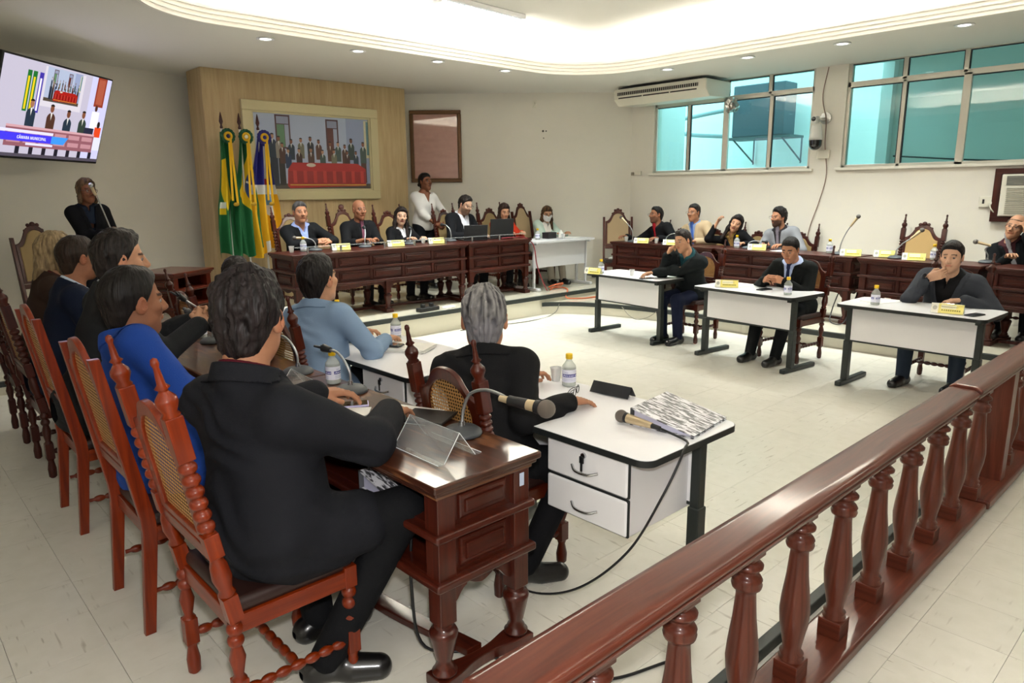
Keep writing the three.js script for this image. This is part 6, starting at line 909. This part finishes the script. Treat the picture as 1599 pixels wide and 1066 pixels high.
deskMic([6.12, TOPH, -7.78], 0, 'microphone in front of the man with glasses', [[0, 0.09, 0], [0, 0.17, -0.03], [-0.02, 0.22, -0.08]], 'head', [-0.6, 0.1, -0.6]);
deskMic([8.7, TOPR, -6.62], 0, 'microphone beside the papers chair on the window bench', [[0, 0.1, 0], [0.0, 0.2, -0.03], [0, 0.28, -0.12]], 'stick', [0, 0.6, -0.75]);
deskMic([8.68, TOPR, -6.0], 0, 'gooseneck microphone between the red tie and the beige jacket', [[0, 0.09, 0], [0.02, 0.14, 0.05], [0.05, 0.16, 0.14]], 'head', [0.2, 0, 0.9]);
deskMic([8.7, TOPR, -4.72], 0, 'gooseneck microphone in front of the long haired woman', [[0, 0.07, 0], [0.02, 0.1, 0.05], [0.05, 0.1, 0.16]], 'head', [0.2, -0.1, 0.9]);
deskMic([8.62, TOPR, -3.5], 0, 'tall leaning microphone beside the gel bottle on the window bench', [[0, 0.12, 0.01], [0.02, 0.25, 0.05], [0.03, 0.33, 0.09]], 'stick', [0.1, 0.7, 0.45]);
deskMic([8.52, TOPR, -2.84], 0, 'leaning microphone in front of the pale empty chair', [[0, 0.08, 0], [0.02, 0.16, 0.05], [0.05, 0.22, 0.12]], 'stick', [0.2, 0.6, 0.6]);
deskMic([8.6, TOPR, -1.98], 0, 'microphone in front of the bald man with striped tie', [[0, 0.08, 0], [0, 0.14, -0.03], [-0.02, 0.18, 0.02]], 'stick', [-0.2, 0.25, -0.9]);
// phones
function phone(p, turn, label, color = '#15161a') { const t = thing('phone', label, 'phone', p, turn, 'phones on the desks'); obj('case', rbox(0.078, 0.01, 0.16, 0.005, 0, 0.0055, 0, 0, 0, 0, 3), phy(color, 0.4), t); obj('screen', rbox(0.068, 0.0015, 0.15, 0.0005, 0, 0.0112, 0), phy('#17181a', 0.08, { clearcoat: 1 }), t); return t; }
phone([1.53, TOPL, -2.7], 1.05, 'phone in a lilac case on the left bench', '#b9b4dc'); phone([6.56, TOPD, -4.78], 1.2, 'black phone beside the hand of the man in teal'); phone([6.6, TOPD, -3.38], 1.4, 'black phone under the hands of the man with the navy tie'); phone([6.36, TOPD, -1.5], 1.3, 'black phone at the rail end of the last desk'); phone([2.42, TOPD + 0.03, -3.72], 0.4, 'dark phone lying on the paper stack');
// cups
let cupProto;
function cup(p, label) { if (cupProto) return dup(cupProto, p, 0, label, 'plastic cups'); const t = cupProto = thing('plastic_cup', label, 'cup', p, 0, 'plastic cups'); obj('cup_wall', lathe([[0.0, 0.002], [0.022, 0.002], [0.03, 0.07], [0.033, 0.074], [0.0305, 0.0735], [0.021, 0.004], [0, 0.004]], 20), phy('#f0f0ee', 0.3, { transmission: 0.35, thickness: 0, ior: 1.2 }), t); return t; }
cup([3.72, TOPH, -7.7], 'white plastic cup at the end of the head table'); cup([4.86, TOPH, -7.86], 'white plastic cup beside the bald official'); cup([5.6, TOPH, -7.72], 'white plastic cup beside the third name card'); cup([8.1, DY + TOPD, -7.5], 'white plastic cup on the grey side table'); cup([6.68, TOPD, -5.08], 'white plastic cup on the desk of the man in teal'); cup([2.62, TOPD, -2.47], 'clear plastic cup beside the gel bottle on the drawer desk'); cup([8.72, TOPR, -6.2], 'white plastic cup beside the red tie'); cup([8.75, TOPR, -6.78], 'white plastic cup at the corner of the window bench');
// glass shelf with chrome posts along the head table
{ const t = thing('glass_shelf', 'raised glass shelf on chrome posts along the head table front', 'shelf', [5.4, TOPH, -7.55]); obj('glass_plate', rbox(3.55, 0.008, 0.1, 0.002, 0, 0.074, 0.13), M.clear, t); for (const x of [-1.62, -1.2, -0.6, -0.15, 0.35, 0.8, 1.3]) obj('post', cyl(0.013, 0.013, 0.07, x, 0.035, 0.13, 14), M.chrome, t); }
// laptops on the head table
function laptop(p, turn, label, w, h, open) { const t = thing('laptop', label, 'laptop', p, turn, 'laptops'); obj('keyboard_base', rbox(w, 0.018, 0.25, 0.006, 0, 0.0095, -0.1), M.blackPlastic, t); obj('lid', rbox(w, h, 0.012, 0.006, 0, h / 2 + 0.018, 0.03, open), M.blackPlastic, t); return t; }
laptop([6.42, TOPH, -7.62], -0.3, 'black laptop with its lid towards the room beside the man with glasses', 0.36, 0.2, 0.1); laptop([6.93, TOPH, -7.64], -0.25, 'tall black laptop hiding the woman in red', 0.38, 0.27, 0.08);
// side table things
{ const b = thing('black_box', 'small black box on the grey side table', 'box', [7.98, DY + TOPD, -7.68], 0.1); obj('box_body', rbox(0.2, 0.08, 0.13, 0.008, 0, 0.041, 0), M.blackPlastic, b); obj('box_lid', rbox(0.205, 0.02, 0.135, 0.006, 0, 0.085, 0), M.blackPlastic, b);
  const k = thing('tissue_pack', 'white tissue pack standing on the grey side table', 'tissue', [8.18, DY + TOPD, -7.62]); obj('pack', rbox(0.07, 0.09, 0.05, 0.012, 0, 0.046, 0), M.paper, k); obj('tissue', place(new THREE.ConeGeometry(0.03, 0.05, 7), 0, 0.11, 0), M.paper, k);
  const p = thing('paper_sheet', 'papers at the end of the grey side table', 'paper', [8.35, DY + TOPD, -7.6], 0.2); obj('sheet', box(0.21, 0.004, 0.29, 0, 0.003, 0), M.paper, p); }
const sheet = (p, turn, label, n = 1) => { const t = thing('paper_sheet', label, 'paper', p, turn, 'loose papers'); for (let k = 0; k < n; k++) obj('sheet', box(0.21, 0.0035, 0.297, 0.004 * (k % 3), 0.002 + k * 0.0042, 0.003 * ((k * 7) % 4), 0, 0.03 * ((k * 5) % 3), 0), M.paper, t); return t; };
sheet([2.5, TOPD, -3.66], 0.5, 'stack of papers in front of the man in pale blue', 6); sheet([2.6, TOPD, -3.2], 1.2, 'paper sheet at the near end of the desk of the man in pale blue', 2); sheet([6.66, TOPD, -3.75], 1.0, 'paper sheet behind the yellow name card of the man with the navy tie'); sheet([6.62, TOPD, -2.28], 1.2, 'paper sheet behind the gel bottle of the heavy man'); sheet([1.4, TOPL, -2.62], 0.9, 'white slip of paper under the arm of the man in black');
sheet([9.0, RY + 0.49, -7.12], 0.5, 'papers lying on the seat of the empty beige chair', 4); sheet([1.64, TOPL, -2.42], 0.4, 'white paper under the black folder on the bench'); sheet([8.66, TOPR, -4.2], 1.4, 'paper in front of the bearded man');
{ const f = thing('black_folder', 'small black folder on the left bench', 'folder', [1.66, TOPL + 0.006, -2.3], 0.5); obj('cover', rbox(0.17, 0.012, 0.2, 0.004, 0, 0.0065, 0), M.blackPlastic, f); }
// binder with brush stroke print
const brush = tex(512, 256, (u, v) => { const a = fbm(u + 0.03 * fbm(u, v, 6, 6, 201, 2), v, 8, 46, 203, 3), b = fbm(u, v, 18, 70, 207, 2); const t = Math.max(0, Math.min(1, (a * 0.7 + b * 0.3 - 0.46) * 9)); return mix(hex('#e9e9ee'), hex('#2b2b30'), t * 0.9); });
M.brush = new THREE.MeshStandardMaterial({ map: brush, roughness: 0.4 });
const faceUV = (g) => { const p = g.attributes.position, uv = g.attributes.uv; g.computeBoundingBox(); const b = g.boundingBox, sx = b.max.x - b.min.x, sz = b.max.z - b.min.z; for (let i = 0; i < p.count; i++) uv.setXY(i, (p.getX(i) - b.min.x) / sx, (p.getZ(i) - b.min.z) / sz); return g; };
function binder(p, turn, label) {
  const t = thing('ring_binder', label, 'binder', p, turn, 'patterned binders'), hgt = 0.075, w = 0.29, d = 0.32, a = Math.atan2(hgt - 0.012, w);
  obj('cover', faceUV(place(new THREE.BoxGeometry(Math.hypot(w, hgt - 0.012), 0.004, d), 0, hgt / 2 + 0.006, 0, 0, 0, a)), M.brush, t).userData.label = 'black and white brush stroke cover'; obj('back_cover', faceUV(place(new THREE.BoxGeometry(w, 0.004, d), 0, 0.003, 0)), M.brush, t);
  obj('spine', box(0.004, hgt, d, w / 2, hgt / 2 + 0.001, 0), std('#5b5c60', 0.5), t); obj('paper_block', extrude(shapeOf([[-w / 2 + 0.02, 0.006], [w / 2 - 0.01, 0.006], [w / 2 - 0.01, hgt - 0.012], [-w / 2 + 0.02, 0.012]]), d - 0.03, 0), std('#c9c8de', 0.8), t); obj('finger_ring', place(new THREE.TorusGeometry(0.011, 0.003, 6, 16), w / 2 + 0.003, hgt / 2, 0.1, 0, Math.PI / 2, 0), M.chrome, t); return t;
}
binder([2.5, TOPD, -1.63], Math.PI / 2 + 0.12, 'ring binder with black and white brush print on the drawer desk'); binder([1.45, 0.611, -2.1], Math.PI / 2, 'ring binder with brush print inside the bench shelf');
// eyeglasses, dynamic microphone and its cable on the drawer desk
{
  const g = thing('eyeglasses', 'folded black eyeglasses lying on the drawer desk', 'eyeglasses', [2.5, TOPD, -2.22], 0.5), ring = (x) => { const r = []; for (let i = 0; i < 16; i++) { const a = i / 16 * Math.PI * 2; r.push(V([x + Math.cos(a) * 0.026, 0.022 + Math.sin(a) * 0.019, 0])); } return new THREE.TubeGeometry(new THREE.CatmullRomCurve3(r, true), 32, 0.002, 6); };
  obj('frame', [ring(-0.033), ring(0.033), rod([-0.008, 0.026, 0], [0.008, 0.026, 0], 0.002)], M.blackPlastic, g); obj('temple', tube([[-0.059, 0.028, 0], [-0.05, 0.02, -0.02], [0.03, 0.01, -0.03], [0.07, 0.004, -0.03]], 0.002, 6), M.blackPlastic, g); obj('temple', tube([[0.059, 0.028, 0], [0.05, 0.02, -0.03], [-0.03, 0.01, -0.04], [-0.07, 0.004, -0.04]], 0.002, 6), M.blackPlastic, g);
  const m = thing('handheld_microphone', 'champagne handheld microphone with black cable on the drawer desk', 'microphone', [2.32, TOPD, -1.8], 0); const a = [0, 0.03, 0], d = nrm([0.0, -0.03, 0.95]), at = (k) => add(a, d, k);
  obj('mic_grille', ball(0.028, ...at(0), 1, 1, 1, 18), std('#8a8078', 0.5, { metalness: 0.5, bumpMap: weave, bumpScale: 0.004 }), m); obj('ring', rod(at(0.022), at(0.035), 0.023, 0.022, 16), M.blackPlastic, m); obj('mic_body', rod(at(0.035), at(0.16), 0.021, 0.013, 16), M.champagne, m); obj('plug', rod(at(0.16), at(0.2), 0.011, 0.009, 12), M.blackPlastic, m);
  obj('cable', tube([at(0.2), [0.0, 0.012, 0.28], [-0.02, 0.008, 0.345], [-0.08, 0.005, 0.372], [-0.13, -0.04, 0.38], [-0.2, -0.16, 0.36], [-0.27, -0.4, 0.26], [-0.33, -0.62, 0.06], [-0.37, -0.71, -0.12], [-0.4, -0.73, -0.3]], 0.005, 8, 60), M.blackPlastic, m);
}
// microphone stand by the standing woman
{ const t = thing('microphone_stand', 'tall chrome microphone stand in front of the standing woman', 'microphone stand', [2.08, 0.12, -8.5]); obj('base', lathe([[0, 0], [0.13, 0], [0.13, 0.02], [0.03, 0.035], [0, 0.036]], 24), M.blackMetal, t); obj('pole', rod([0, 0.03, 0], [0.0, 1.25, 0], 0.009), M.chrome, t); obj('arm', rod([0, 1.23, 0], [-0.12, 1.62, 0.05], 0.008), M.chrome, t); obj('mic_body', rod([-0.12, 1.6, 0.05], [-0.15, 1.68, 0.06], 0.014, 0.018), M.champagne, t); obj('mic_grille', ball(0.027, -0.155, 1.7, 0.062, 1, 1, 1, 14), M.chrome, t); }
// cables
const cable = (label, pts, r, mat) => { const t = thing('cable', label, 'cable', [0, 0, 0], 0); obj('cord', tube(pts, r, 6, pts.length * 8), mat, t); return t; };
M.redCable = phy('#7d1c26', 0.5); M.orangeCable = phy('#b3542c', 0.5);
cable('red network cable draped from the laptops over the head table end', [[6.9, TOPH + 0.01, -7.6], [7.08, TOPH + 0.02, -7.5], [7.2, TOPH + 0.012, -7.42], [7.27, TOPH - 0.08, -7.33], [7.33, TOPH - 0.4, -7.3], [7.4, DY + 0.2, -7.28], [7.5, DY + 0.01, -7.26]], 0.008, M.redCable);
cable('orange extension cord coiled on the dais under the side table', [[7.6, DY + 0.01, -7.3], [7.75, DY + 0.03, -7.36], [7.85, DY + 0.06, -7.3], [7.8, DY + 0.1, -7.22], [7.66, DY + 0.09, -7.24], [7.62, DY + 0.05, -7.34], [7.76, DY + 0.02, -7.4], [7.9, DY + 0.015, -7.3], [7.8, DY + 0.012, -7.12], [7.66, DY + 0.014, -7.0], [7.55, 0.2, -6.92], [7.75, 0.18, -6.8], [8.1, 0.178, -6.75]], 0.01, M.orangeCable);
cable('thin grey cable on the floor along the dais', [[7.3, 0.16, -6.82], [7.22, 0.06, -6.8], [7.05, 0.006, -6.78], [6.6, 0.006, -6.7], [6.2, 0.006, -6.75], [5.5, 0.006, -6.85]], 0.006, std('#6b6a60', 0.6));
cable('thin cable looping under the desk of the man in teal', [[7.62, 0.16, -5.95], [7.6, 0.06, -5.8], [7.58, 0.03, -5.65], [7.62, 0.08, -5.5], [7.66, 0.16, -5.4]], 0.005, std('#8d887a', 0.6));
cable('black cables hanging under the window bench', [[8.6, 0.62, -3.42], [8.4, 0.3, -3.44], [8.3, 0.19, -3.4], [8.32, 0.18, -3.28], [8.45, 0.35, -3.24], [8.62, 0.62, -3.22]], 0.007, M.blackPlastic);
cable('black cable on the floor under the bench near the rail', [[1.36, 0.58, -2.0], [1.33, 0.3, -1.98], [1.36, 0.05, -1.95], [1.5, 0.008, -1.85], [1.62, 0.008, -1.6], [1.75, 0.008, -1.4], [2.0, 0.008, -1.3]], 0.006, M.blackPlastic);
cable('blue network cable outside the balustrade', [[5.05, 0.13, -0.8], [5.3, 0.11, -0.72], [5.7, 0.08, -0.6]], 0.006, phy('#4a7fc2', 0.5)); cable('second blue network cable outside the balustrade', [[4.95, 0.06, -0.8], [5.2, 0.03, -0.7], [5.6, 0.012, -0.62]], 0.006, phy('#4a7fc2', 0.5));

{ const t = thing('power_strip', 'black power box on the dais floor in front of the head table', 'power strip', [5.2, DY, -7.12], 0.1); obj('case', rbox(0.32, 0.05, 0.1, 0.012, 0, 0.026, 0), M.blackPlastic, t); for (const x of [-0.08, 0.06]) obj('plug', rbox(0.05, 0.05, 0.05, 0.01, x, 0.07, 0), M.blackPlastic, t);
  const b = thing('floor_outlet', 'small white floor outlet box on the dais', 'outlet', [5.52, DY, -7.1], 0.1); obj('cover', rbox(0.16, 0.025, 0.09, 0.008, 0, 0.013, 0), M.white, b);
  const f = thing('stand_foot', 'black stand foot on the floor outside the balustrade', 'stand', [5.02, 0, -0.62]); obj('foot_bar', rod([0, 0.03, 0], [0.4, 0.05, 0.1], 0.03, 0.02), M.blackPlastic, f); obj('foot_pad', ball(0.035, 0, 0.036, 0, 1, 1, 1, 12), M.blackPlastic, f); }
scene.traverse((o) => { if (o.isMesh) { o.castShadow = true; o.receiveShadow = true; } });
renderer.render(scene, camera);
